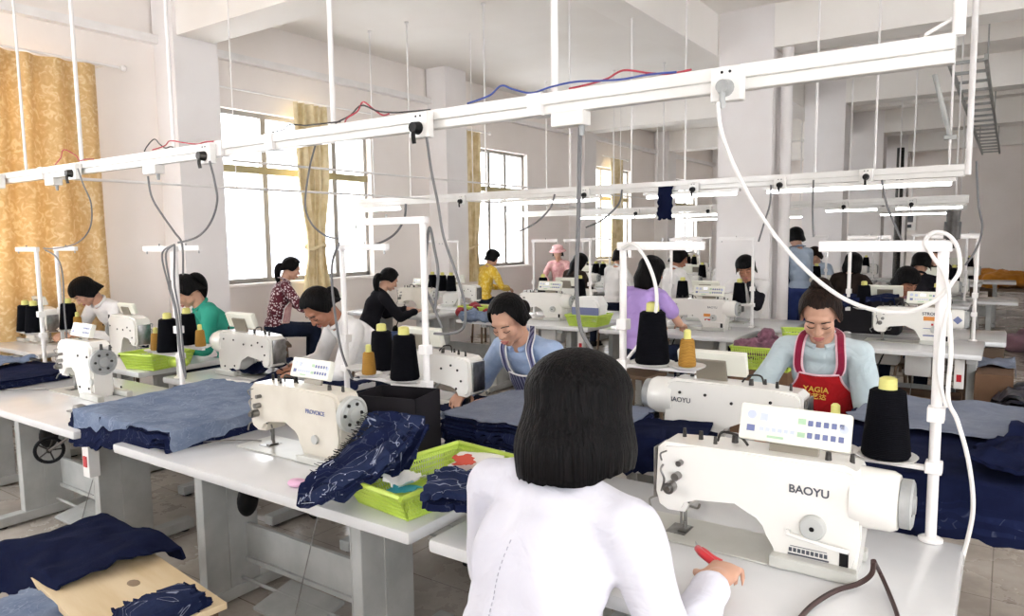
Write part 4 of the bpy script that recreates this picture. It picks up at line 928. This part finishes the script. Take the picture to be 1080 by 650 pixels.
def stack(c, size, rot, z0, sup, count, mats, label, group, step=.012, jit=.02, sd=1, toplabel=None, **k):
    random.seed(sd)
    for i in range(count):
        last = i == count - 1
        drape('cut_denim', (toplabel if last and toplabel else label), 'denim panel', (c[0] + random.uniform(-jit, jit), c[1] + random.uniform(-jit, jit)), (size[0] * random.uniform(.96, 1.02), size[1] * random.uniform(.96, 1.02)), rot + random.uniform(-.05, .05), z0 + .012 + i * step, sup, mats[-1] if last else mats[i % (len(mats) - 1)], None if last and toplabel else group, sd=sd + i * 3 * 0, th=min(.009, step * .8), **k)
big = (-9, 9, -9, 9)
# washed stack bridging the gap left of the second front table
stack((-3.06, 1.83), (.84, .82), .14, T, (-3.6, -2.68, 1.47, 2.9), 7, ['denimd', 'denimk', 'deniml'], 'dark denim panel in the stack under the washed one, left front table', 'panels stacked at the left front tables', .012, .02, 3, 'washed blue denim panel topping the stack between the two left front tables')
stack((-4.98, 1.8), (.62, .66), .1, T, (-5.6, -4.2, 1.5, 2.3), 4, ['denimd', 'denimk'], 'navy denim panel in the low stack at the left edge', 'navy panels at the left edge', .011, .02, 5)
drape('cut_denim', 'crumpled washed denim piece lying on the navy stack at the left edge', 'denim panel', (-5.35, 1.85), (.35, .3), .4, T + .075, big, 'deniml', n=(24, 20), bump=.03, fr=9, sd=4)
# stack between the rows behind the green basket
stack((-1.48, 2.36), (.72, .52), -.05, T + .02, (-1.82, -1.14, 2.12, 2.66), 8, ['denimd', 'denimk', 'denimg'], 'dark denim panel in the stack behind the lime basket', 'panels stacked behind the lime basket', .015, .012, 8, 'grey blue denim panel topping the stack behind the lime basket')
drape('denim_cloth', 'dark navy fabric being sewn by the woman in the denim shirt', 'fabric', (-1.75, 2.68), (.95, .36), -.03, T + .02, (-2.6, -1.0, 2.40, 3.05), 'denimk', bump=.012, sd=11, n=(50, 24))
stack((-1.02, 2.42), (.34, .3), .2, T + .01, (-1.25, -.8, 2.3, 2.6), 9, ['denimk', 'denimk'], 'dark chalked pocket piece in the pile behind the black bob', 'pieces piled behind the black bob', .012, .03, 12, n=(16, 14))
# large pile on the right end of the second row table, falling over its end
stack((-.07, 2.76), (.78, 1.02), .03, T + .006, (-.5, .20, 2.31, 3.2), 7, ['denimk', 'denimd', 'denimk'], 'dark denim panel in the thick pile at the right end of the second row', 'panels piled at the right end of the second row', .019, .015, 15, 'topmost dark denim panel of the pile at the right end of the second row', n=(44, 40), bump=.012)
drape('denim_cloth', 'pale grey denim cloth spread over the back of the dark pile at the right end', 'fabric', (-.07, 3.10), (.72, .74), -.12, T + .155, (-.5, .22, 2.3, 3.3), 'denimg', bump=.012, fr=6, sd=18)
drape('denim_cloth', 'dark denim garment slumped over the right end of the pile', 'garment', (.17, 2.74), (.30, .86), -.28, T + .185, (-.4, .22, 2.34, 3.2), 'denimk', bump=.05, fr=8, sd=17, th=.012, out=.22)
# fabric at the machines of the second row
drape('denim_cloth', 'dark denim piece on the table before the woman in the white top', 'fabric', (-3.2, 2.55), (.7, .42), .1, T + .03, (-3.6, -2.6, 2.3, 3.0), 'denimk', bump=.035, fr=6, sd=21)
drape('denim_cloth', 'dark navy fabric hanging over the lap of the woman in the white top', 'fabric', (-3.75, 2.85), (.4, .5), .2, T + .05, (-4, -3.5, 2.5, 3.0), 'denimk', bump=.05, fr=6, sd=22)
drape('paper_sheet', 'white paper sheet behind the machine with the fan of pockets', 'paper', (-1.98, 2.09), (.3, .16), .2, T + .003, big, 'paper', n=(8, 6), bump=.001, th=.001)
drape('paper_sheet', 'white paper beneath the machine of the woman in the white top', 'paper', (-3.7, 2.42), (.22, .16), .1, T + .003, big, 'paper', n=(8, 6), bump=.001, th=.001)
random_roll = [.1, -.05, .16, .02, .2, -.1, .12]
# fan of chalked pockets sliding over the front edge
random.seed(4); PN = 20
for i in range(PN):
    t = i / (PN - 1); a = lerp(-.15, .85, t) + random.uniform(-.09, .09); w, h = .20 + random.uniform(-.02, .02), .22
    px = lerp(-1.66, -1.72, t) + .03 * sin(t * 3) + random.uniform(-.018, .018); py = lerp(1.45, 1.74, t); z = T + .055 + .085 * sin(pi * min(1, .12 + .62 * t)); sd = i * 3.1; tl = lerp(.42, .62, t) + random.uniform(-.06, .1)
    def f(u, v, a=a, px=px, py=py, z=z, sd=sd, w=w, h=h, tl=tl):
        x = (u - .5) * w; y = (v - .5) * h * (1 - .25 * abs(u - .5))
        if v < .15: y -= .035 * (1 - abs(u - .5) * 2)
        q = Euler((tl, random_roll[i % 7], a - .45)).to_matrix() @ Vector((x, y, .018 * noise.noise(Vector((u * 3, v * 3, sd))) + .012 * sin(u * 7 + sd))); return (px + q.x, py + q.y, max(T + .012, z + q.z + i * .001))
    b = B(); b.sheet(12, 12, f, .005); o = b.obj('pocket_piece', 'denimc' if i % 2 else 'denimd'); tag(o, 'chalked dark denim pocket in the fan beside the front table machine', 'pocket', 'pocket pieces fanned out on the front table')
    s_ = B(); up_ = Vector((0, 0, .002))
    for of in (0, .06): s_.tube([Vector(f(.1 + of, .25)) + up_, Vector(f(.12 + of, .12 + of)) + up_, Vector(f(.5, .03 + of)) + up_, Vector(f(.88 - of, .12 + of)) + up_], .0011, 5, smooth=False)
    s_.obj('chalk_line', 'printlight', o)
    s_ = B()
    for j in range(14): q0 = Vector(f(0, j / 14 + .03)); s_.tube([q0, q0 + Vector((-.012 - .014 * random.random(), -.012 * random.random(), -.008 + .014 * random.random()))], .0013, 4, smooth=False)
    s_.obj('fray', 'black', o)
drape('pocket_piece', 'dark denim pocket with double chalk lines lying against the white shirt', 'pocket', (-1.25, 1.57), (.24, .20), .5, T + .12, big, 'denimc', n=(20, 16), bump=.02, fr=7, sd=40, th=.02)
drape('pocket_piece', 'second dark pocket under the chalked one by the white shirt', 'pocket', (-1.23, 1.55), (.22, .18), .35, T + .095, big, 'denimd', n=(20, 16), bump=.02, fr=7, sd=42, th=.02)
# baskets
def basket(c, size, h, rz, label, m='green', taper=.82, solid_floor=True, nb=26):
    root = thing('plastic_basket', label, 'basket', c, rz); w, d = size[0] / 2, size[1] / 2
    b = B()
    def P(side, u, z):
        k = lerp(taper, 1, z / h); W_, D_ = w * k, d * k
        return {0: (lerp(-W_, W_, u), -D_, z), 1: (lerp(-W_, W_, u), D_, z), 2: (-W_, lerp(-D_, D_, u), z), 3: (W_, lerp(-D_, D_, u), z)}[side]
    for sd in range(4):
        n = nb if sd < 2 else max(6, int(nb * size[1] / size[0]))
        for i in range(n + 1): b.tube([P(sd, i / n, 0), P(sd, i / n, h)], .0034, 4, smooth=False)
        for j in range(5): z = h * (j + .4) / 5.4; b.tube([P(sd, 0, z), P(sd, 1, z)], .0038 if j else .006, 4, smooth=False)
        b.tube([P(sd, 0, h), P(sd, 1, h)], .009, 6, smooth=False)
        for zz in (.86,): 
            p0, p1 = Vector(P(sd, 0, h * zz)), Vector(P(sd, 1, h * zz)); q1, q0 = Vector(P(sd, 1, h)), Vector(P(sd, 0, h)); b.sheet(1, 1, lambda u, v: p0.lerp(p1, u).lerp(q0.lerp(q1, u), v), .002)
    b.obj('basket_wall', m, root, False)
    b = B(); b.bb(-w * taper, w * taper, -d * taper, d * taper, .0, .004); b.obj('basket_floor', m, root, False)
    return root
basket((-1.50, 1.70, T), (.28, .50), .085, -.12, 'lime green basket on the front table beside the white shirt')
drape('paper_sheet', 'white paper lying in the lime basket on the front table', 'paper', (-1.44, 1.86), (.16, .2), .5, T + .08, big, 'paper', n=(10, 8), bump=.02, th=.002)
drape('paper_sheet', 'red printed slip in the lime basket', 'paper', (-1.43, 1.77), (.06, .08), .7, T + .105, big, 'redpaper', n=(8, 8), bump=.01, th=.002)
drape('paper_sheet', 'crumpled white wrapper at the near end of the lime basket', 'wrapper', (-1.54, 1.60), (.12, .1), .2, T + .07, big, 'paper', n=(12, 10), bump=.03, fr=16, th=.002, sd=3)
drape('paper_sheet', 'teal wrapper scrap under the white one in the lime basket', 'wrapper', (-1.50, 1.56), (.09, .05), .5, T + .065, big, 'teal', n=(8, 6), bump=.015, th=.002)
basket((-4.62, 2.52, T + .0), (.30, .34), .10, .2, 'lime basket beside the golden cone left of the woman in green')
b = B(); b.ell((-4.45, 2.55, T + .04), (.12, .05, .035), 12); o = b.obj('cloth_bundle', 'green'); tag(o, 'folded lime cloth in front of the woman in green', 'cloth')
basket((-3.2, 5.86, T), (.34, .3), .10, 0, 'lime basket under the blue and white bag in the third row')
b = B()
b.prism([(-.13, 0), (.13, 0), (.15, .12), (.10, .2), (-.11, .19), (-.15, .11)], lambda u, v, w: (-3.18 + u, 5.84 + w, T + .075 + v), -.09, .09, .02); o = b.obj('plastic_bag', 'paper'); tag(o, 'white and blue plastic bag on a lime basket left of the lilac shirt', 'bag')
b = B(); b.prism([(-.14, .03), (.14, .03), (.14, .10), (-.14, .10)], lambda u, v, w: (-3.18 + u, 5.84 + w, T + .075 + v), -.094, -.088, .002); b.obj('blue_band', 'printblue', o, False)
# basket with mauve fabric in the third row, on a small box
b = B(); b.bb(-1.72, -1.3, 5.4, 5.75, 0, .56, .01); tag(b.obj('carton', 'carton', None, False), 'brown carton carrying the lime basket of mauve fabric', 'box')
basket((-1.50, 5.58, .56), (.46, .34), .17, 0, 'lime basket filled with mauve fabric behind the red apron')
basket((-1.22, 5.75, .62), (.4, .34), .22, .3, 'empty lime basket beside the mauve fabric, behind the red apron', nb=18)
b = B(); b.bb(-1.38, -1.05, 5.6, 5.95, 0, .62, .01); tag(b.obj('carton', 'carton', None, False), 'brown carton under the empty lime basket', 'box')
def heap(c, r, m, name, label, cat, sd=1, vox=.012, bits=16, fr=18, amp=.02):
    random.seed(sd); b = B()
    for i in range(bits):
        a = random.uniform(0, 2 * pi); k = random.random() ** .5; p = Vector((c[0] + r[0] * k * cos(a) * .75, c[1] + r[1] * k * sin(a) * .75, c[2] + r[2] * (.25 + .6 * (1 - k) * random.random())))
        b.ell(p, (r[0] * random.uniform(.25, .45), r[1] * random.uniform(.25, .45), r[2] * random.uniform(.25, .4)), 8, Euler((random.uniform(-.4, .4), random.uniform(-.4, .4), a)).to_matrix())
    b.ell((c[0], c[1], c[2] + r[2] * .3), (r[0] * .8, r[1] * .8, r[2] * .32), 12)
    root = thing(name, label, cat, (c[0], c[1], c[2])); o = remeshed(b, 'fabric', m, root, vox, 2, (fr, fr, fr), amp); o.location = (-c[0], -c[1], -c[2]); return root
heap((-1.5, 5.58, .64), (.24, .17, .22), 'pinkfab', 'fabric_heap', 'heap of mauve fabric in a lime basket', 'fabric', 3)
heap((-4.5, 5.84, T + .02), (.24, .16, .14), 'redfab', 'fabric_heap', 'dark red fabric heap between the black jumper and the denim shirt', 'fabric', 5)
basket((-4.5, 5.84, T), (.34, .2), .12, 0, 'lime basket below the dark red fabric heap')
heap((-4.35, 5.65, T), (.22, .14, .14), 'deniml', 'fabric_heap', 'pale blue cloth bundle left of the black jumper', 'fabric', 8)
# dark card box on the front table
root = thing('gift_box', 'open black card box beside the handwheel on the front table', 'box', (-1.90, 1.96, T), .25)
b = B()
for (x0, x1, y0, y1) in ((-.13, .13, -.10, -.096), (-.13, .13, .096, .10), (-.13, -.126, -.10, .10), (.126, .13, -.10, .10)): b.bb(x0, x1, y0, y1, 0, .24)
b.bb(-.13, .13, -.1, .1, 0, .004); b.obj('box_wall', 'cardblack', root, False)
b = B(); b.bb(-.03, -.01, -.102, -.0995, .10, .13); b.bb(.01, .024, -.102, -.0995, .10, .13); b.bb(-.01, .015, -.102, -.0995, .06, .08); b.obj('print', 'darkwood', root, False)
b = B(); b.ell((-1.93, 1.50, T + .012), (.035, .028, .013), 12); tag(b.obj('pink_sponge', 'pink'), 'small pink sponge at the tip of the pocket fan', 'sponge')
b = B(); b.lathe((0, 0, 0), [(.001, 0), (.09, .005), (.12, .06), (.11, .16), (.07, .22), (.02, .24), (.001, .24)], 18); o = b.obj('black_bag', 'rubber'); o.location = (-1.98, 2.05, .38); tag(o, 'black plastic bag hanging under the front table by the leg', 'bag')
b = B(); b.cyl((-1.98, 2.05, .6), (-1.98, 2.05, .725), .008); b.obj('bag_strap', 'rubber', None); bs = bpy.data.objects['bag_strap']; bs.parent = o; bs.location = (1.98, -2.05, -.38)
b = B(); b.ell((0, 0, 0), (.08, .07, .10), 12); o = b.obj('black_bag', 'rubber'); o.location = (-1.92, 2.32, .70); tag(o, 'black bag wedged between the rows beside the card box', 'bag')
# stool with plywood seat, denim thrown over it
root = thing('work_stool', 'low bench with a plywood seat at the bottom left', 'stool', (-2.33, 1.12, 0), -.12)
b = B(); b.bb(-.40, .36, -.19, .16, .44, .462, .003); b.obj('seat', 'wood', root, False)
b = B(); b.ell((.0, .02, .4605), (.035, .022, .003), 10); b.obj('knot', 'tape', root)
b = B(); b.bb(-.38, .34, -.16, -.14, .38, .44); b.bb(-.38, .34, .11, .13, .38, .44); b.obj('apron_rail', 'darkwood', root, False)
for sx in (-.36, .32):
    for sy in (-.15, .12): b = B(); b.bb(sx - .02, sx + .02, sy - .02, sy + .02, 0, .44); b.obj('leg', 'darkwood', root, False)
drape('denim_cloth', 'dark indigo jeans thrown over the left end of the plywood bench', 'garment', (-2.80, 1.16), (.70, .62), -.2, .50, (-2.95, -2.3, .99, 1.34), 'denimk', bump=.03, fr=4.5, sd=51, out=.3, fall=.85, th=.01)
drape('denim_cloth', 'washed blue jeans leg showing under the indigo pair on the bench', 'garment', tuple(az(15, 640, .48))[:2], (.30, .26), .15, .452, (-3.2, -2.4, .70, 1.2), 'deniml', bump=.012, fr=5, sd=53, out=.25)
random.seed(9)
for i in range(4):
    drape('pocket_piece', 'frayed dark denim pocket on the right end of the plywood bench', 'pocket', (-2.0 + .015 * i, 1.08 - .012 * i, ), (.31, .25), -.3 + .1 * i, .475 + .012 * i, (-2.2, -1.99, 1.0, 1.2), 'denimc' if i == 3 else 'denimd', 'pockets stacked on the bench', n=(22, 18), bump=.012, fr=8, sd=60 + i, th=.009, edge=.03)
# cone on the floor
o = spool('gold', (-3.32, 2.03, .032), 'golden thread cone lying on the floor by a table leg'); o.rotation_euler = (pi / 2, 0, 1.9)
# bobbin winder wheel hanging at the left table
root = thing('winder_wheel', 'small black winder wheel hanging from the left front table on a steel rod', 'wheel', tuple(at(52, 475, 1.47)), 1.1)
b = B(); b.tube([(.058 * cos(i * pi / 16), 0, .058 * sin(i * pi / 16)) for i in range(33)], .008, 8, smooth=False); b.obj('tyre', 'rubber', root)
b = B()
for i in range(5): a = i * 2 * pi / 5; b.cyl((0, 0, 0), (.052 * cos(a), 0, .052 * sin(a)), .004, n=6)
b.cyl((0, -.015, 0), (0, .015, 0), .012); b.obj('spoke', 'darksteel', root)
b = B(); b.tube([(0, -.012, 0), (.09, -.01, .06), (.17, .0, .155)], .007); b.obj('mount_rod', 'steel', root)
b = B(); b.box((0, 0, .006), (.09, .07, .004), Euler((0, 0, .3)).to_matrix(), .001); b.box((.0, .0, .02), (.03, .05, .02), Euler((0, .3, .3)).to_matrix()); o = b.obj('bobbin_winder', 'steel'); o.location = (-3.72, 1.62, T - .001); tag(o, 'small steel bobbin winder on the corner of the left front table', 'winder')
for (x, y, l) in ((-4.62, 1.62, 'bent steel guide rod on the left front table'), (-2.68, 1.62, 'bent steel guide rod before the needle of the second front machine')):
    cord([(x, y, T + .004), (x + .05, y + .02, T + .012), (x + .13, y + .1, T + .01), (x + .2, y + .14, T + .008)], .0028, 'steel', l, name='guide_rod', cat='rod')
# belt and label on the near machine table
cord([at(921, 592, 1.74), az(919, 606, .80), az(905, 616, T + .012), az(880, 624, T + .01), az(855, 640, T + .01), az(838, 660, T + .01)], .006, 'leather', 'dark leather strap curling from the near machine to the table edge', name='leather_strap', cat='strap')
cord([at(922, 592, 1.74), az(928, 604, .79), az(936, 622, T + .01), az(945, 645, T + .01), az(950, 665, T + .01)], .005, 'leather', 'second dark strap hanging beside the near machine pillar', name='leather_strap', cat='strap')
# red clippers in the hand of the nearest person
bpy.context.view_layer.update()
hr_, hw_, hd_ = FGH; hup = (Vector((0, 0, 1)) - hd_ * hd_.z).normalized(); gp = hr_.matrix_world @ (hw_ + hd_ * .10 - hup * .004 - Vector((.062, 0, 0)))
root = thing('thread_clippers', 'red handled thread clippers held in the right hand of the white shirt', 'clippers', gp, .62)
b = B(); b.tube([(.03, -.03, -.012), (.012, -.022, .0), (-.004, .004, .008), (-.004, .03, .006)], .009, 10); b.tube([(.04, -.008, -.012), (.022, .0, -.004), (.012, .02, 0), (.006, .036, 0)], .008, 10); b.obj('handle', 'redtool', root)
b = B(); b.cyl((-.004, .028, .006), (.002, .075, .004), .0055, .001, 8); b.cyl((.006, .034, 0), (.004, .072, .0), .0045, .001, 8); b.obj('blade', 'steel', root)
# hanging cloth on the second rail
drape('hanging_cloth', 'dark grey cloth hanging from the second rail left of the pillar', 'cloth', (-2.62, 6.2), (.14, .5), 0, 2.03, (-2.7, -2.5, 6.26, 6.4), 'denimk', n=(12, 24), out=.05, fall=.97, bump=.006)
# far right: garments, cartons
def pile(c, n, size, sd, label, g, mats, zstep=.03):
    random.seed(sd)
    for i in range(n):
        a = random.uniform(0, 2 * pi); rx = random.uniform(0, .25); z = .05 + zstep * i
        drape('dark_garment', label, 'garment', (c[0] + rx * cos(a) * (1 - i / n * .6), c[1] + rx * sin(a) * (1 - i / n * .6)), (size * random.uniform(.6, 1), size * random.uniform(.4, .8)), a, z + .05, (c[0] - .3 + i * .005, c[0] + .3 - i * .005, c[1] - .4, c[1] + .4), random.choice(mats), g, n=(22, 18), bump=.06, fr=6, sd=sd + i, th=.02, fall=.6, out=.5)
M['plasticblack'] = mat('dark_glossy_fabric', '14151f', .3, c2='262a3e', nscale=9, bump=.9, bscale=14)
pile((.28, 5.6), 14, .9, 3, 'dark garment in the heap on the floor at the right edge', 'dark garments heaped at the right edge', ['denimk', 'plasticblack', 'plasticblack'], .035)
b = B(); b.bb(-.16, .06, 5.75, 6.25, 0, .62, .01); tag(b.obj('carton', 'carton', None, False), 'brown carton behind the dark heap at the right', 'box')
b = B(); b.bb(-.30, .0, 6.5, 7.0, 0, .7, .01); tag(b.obj('carton', 'darkwood', None, False), 'second brown carton farther back at the right', 'box')
drape('denim_cloth', 'grey cloth covering the carton at the right end of the third row', 'fabric', (-.07, 6.2), (.36, .4), .2, .64, (-.16, .06, 5.9, 6.4), 'denimg', bump=.03, fr=7, sd=71)
heap((.02, 16.0, .55), (.6, .4, .5), 'orange', 'fabric_heap', 'orange fabric heap at the far right', 'fabric', 11, .04, 12, 5, .05)
heap((-.75, 17.0, .55), (.8, .4, .45), 'blackc', 'fabric_heap', 'long dark fabric heap left of the orange one', 'fabric', 12, .04, 14, 5, .05)
heap((.35, 11.5, .0), (.4, .4, .45), 'mauve', 'fabric_heap', 'dusky bundle at the far right edge', 'fabric', 13, .04, 10, 5, .05)
for x, y, w, l in ((-.1, 16.0, .8, 'low brown table under the orange fabric heap'), (-.95, 17.0, 1.2, 'low brown table under the long dark heap')):
    t = thing('low_table', l, 'table', (x, y, 0)); b = B(); b.bb(-w / 1.6, w / 1.6, -.45, .45, .5, .55); b.obj('table_top', 'darkwood', t, False)
    for sx in (-1, 1):
        for sy in (-1, 1): b = B(); b.bb(sx * w / 1.8 - .03, sx * w / 1.8 + .03, sy * .38 - .03, sy * .38 + .03, 0, .5); b.obj('leg', 'darkwood', t, False)
drape('denim_cloth', 'large navy fabric on the machine behind the red apron', 'fabric', (-.95, 6.55), (.5, .4), .1, 1.06, (-1.15, -.75, 6.4, 6.7), 'denimd', bump=.04, fr=5, sd=81, out=.2)
b = B(); b.bb(-1.3, -.7, 6.42, 6.68, T, 1.05, .02); tag(b.obj('carton', 'cardblack', None, False), 'dark box under the navy fabric behind the red apron', 'box')
# under-table clutter of the second double row
for i, (x, y) in enumerate([(-.6, 6.3), (-2.2, 6.35), (-3.9, 6.3)]):
    b = B(); b.bb(x - .35, x + .35, y - .16, y + .16, 0, .34, .01); tag(b.obj('carton', 'carton', None, False), 'brown carton on the floor under the %s table of the third row' % ['rightmost', 'lilac shirt', 'left middle'][i], 'box')
# ------------------------------------------------------------------ cords
C_ = cord
def pc(pts, y, r, m, label, g=None): return C_([at(px, py, y + (q[0] if q else 0)) for px, py, *q in pts], r, m, label, 8, g)
pc([(757, 108), (760, 135), (772, 170), (795, 215), (825, 258), (865, 298), (905, 322), (950, 330), (985, 318), (1003, 300)], 2.13, .006, 'cordwhite', 'white cord swooping from the near socket past the red apron to the stand')
pc([(1003, 300), (1012, 285), (1010, 262), (1000, 248), (985, 245), (976, 255), (982, 268), (996, 290), (1001, 320), (992, 360), (990, 395), (998, 430)], 2.12, .005, 'cordwhite', 'white cord looping over the crossbar of the near right stand')
pc([(1001, 330), (1003, 370), (1000, 420), (1010, 445), (1022, 490), (1026, 540), (1015, 590)], 2.12, .0055, 'cordwhite', 'white cord running down the near right stand and off the table')
b = B(); p0, p1 = at(1003, 262, 2.15), at(1006, 222, 2.15); b.cyl(p0, p1, .012, .016, 12); b.cyl(p0.lerp(p1, .25), p0.lerp(p1, .7), .019, .019, 12); tag(b.obj('grip_handle', 'darksteel'), 'dark grey handle standing on top of the near right stand', 'handle')
pc([(450, 145), (455, 180), (462, 215), (468, 250), (480, 285), (490, 320), (489, 345), (475, 352), (458, 352)], 2.16, .0055, 'cordgrey', 'grey cord hanging from the middle socket in a loop beside the tall stand')
pc([(458, 330), (462, 290), (458, 262), (453, 240), (450, 262), (448, 300), (460, 330), (466, 345)], 2.17, .006, 'cordgrey', 'grey cord looping along the top of the tall stand')
pc([(221, 170), (226, 190), (229, 212), (222, 235), (208, 250), (188, 256)], 2.14, .0055, 'cordgrey', 'grey cord sagging from the joint socket to the stand left of the green shirt')
pc([(156, 186), (160, 208), (172, 228), (184, 245), (192, 258), (193, 290)], 2.14, .0055, 'cordgrey', 'grey cord from the small box to the stand left of the green shirt')
for i, o_ in enumerate((-9, -5, 4)): pc([(184, 258), (180 + o_, 268), (182 + o_ * .5, 300), (188 + o_ * .3, 330), (192 + o_ * .3, 370), (196, 400)], 2.12, .005, 'cordgrey', ['grey cord bulging left of the stand by the green shirt', 'grey cord close along the stand by the green shirt', 'grey cord right of the stand by the green shirt'][i])
pc([(82, 178), (88, 195), (96, 215), (95, 240), (82, 256), (60, 262), (46, 262)], 2.14, .0045, 'cordgrey', 'grey cord curving before the wide curtain')
pc([(48, 264), (60, 272), (66, 290), (68, 330), (72, 370)], 2.14, .005, 'cordgrey', 'grey cord hanging down beside the leftmost stand')
pc([(612, 130), (611, 180), (610, 240), (608, 300), (612, 345), (625, 370)], 2.3, .008, 'cordgrey', 'thick grey conduit dropping from the white junction box')
pc([(656, 262), (668, 258), (682, 275), (692, 305), (690, 335), (676, 360), (662, 378)], 2.34, .0065, 'cordwhite', 'pale cord looping from the stand before the lilac shirt')
pc([(333, 152), (326, 180), (322, 215), (328, 235), (342, 248), (356, 252)], 2.3, .0045, 'cordgrey', 'grey cord hooked from the front rail to the thin stand at the nearest window')
pc([(358, 256), (350, 280), (352, 320), (360, 370), (372, 400)], 2.33, .006, 'cordgrey', 'grey cord along the thin stand behind the second machine')
pc([(428, 215), (426, 232), (415, 248), (395, 258), (372, 260)], 3.6, .008, 'cordgrey', 'grey cord below the short light at the nearest window')
pc([(585, 205), (580, 220), (565, 235), (548, 244)], 6.25, .009, 'cordgrey', 'grey cord sagging at the second window')
pc([(656, 200), (652, 216), (635, 232), (618, 240)], 6.25, .009, 'cordgrey', 'grey cord sagging at the third window')
pc([(813, 195), (812, 215), (806, 235), (800, 255)], 6.25, .008, 'cordgrey', 'grey cord down the front of the pillar')
pc([(858, 190), (857, 225), (858, 250)], 6.25, .008, 'cordgrey', 'straight grey cord right of the pillar')
pc([(930, 190), (935, 215), (945, 240), (955, 262)], 6.25, .008, 'cordgrey', 'grey cord slanting down above the person in dusty pink')
pc([(1030, 170), (1032, 215), (1036, 240), (1030, 262), (1018, 280)], 6.3, .008, 'cordgrey', 'grey cord dangling right of the second rail end')
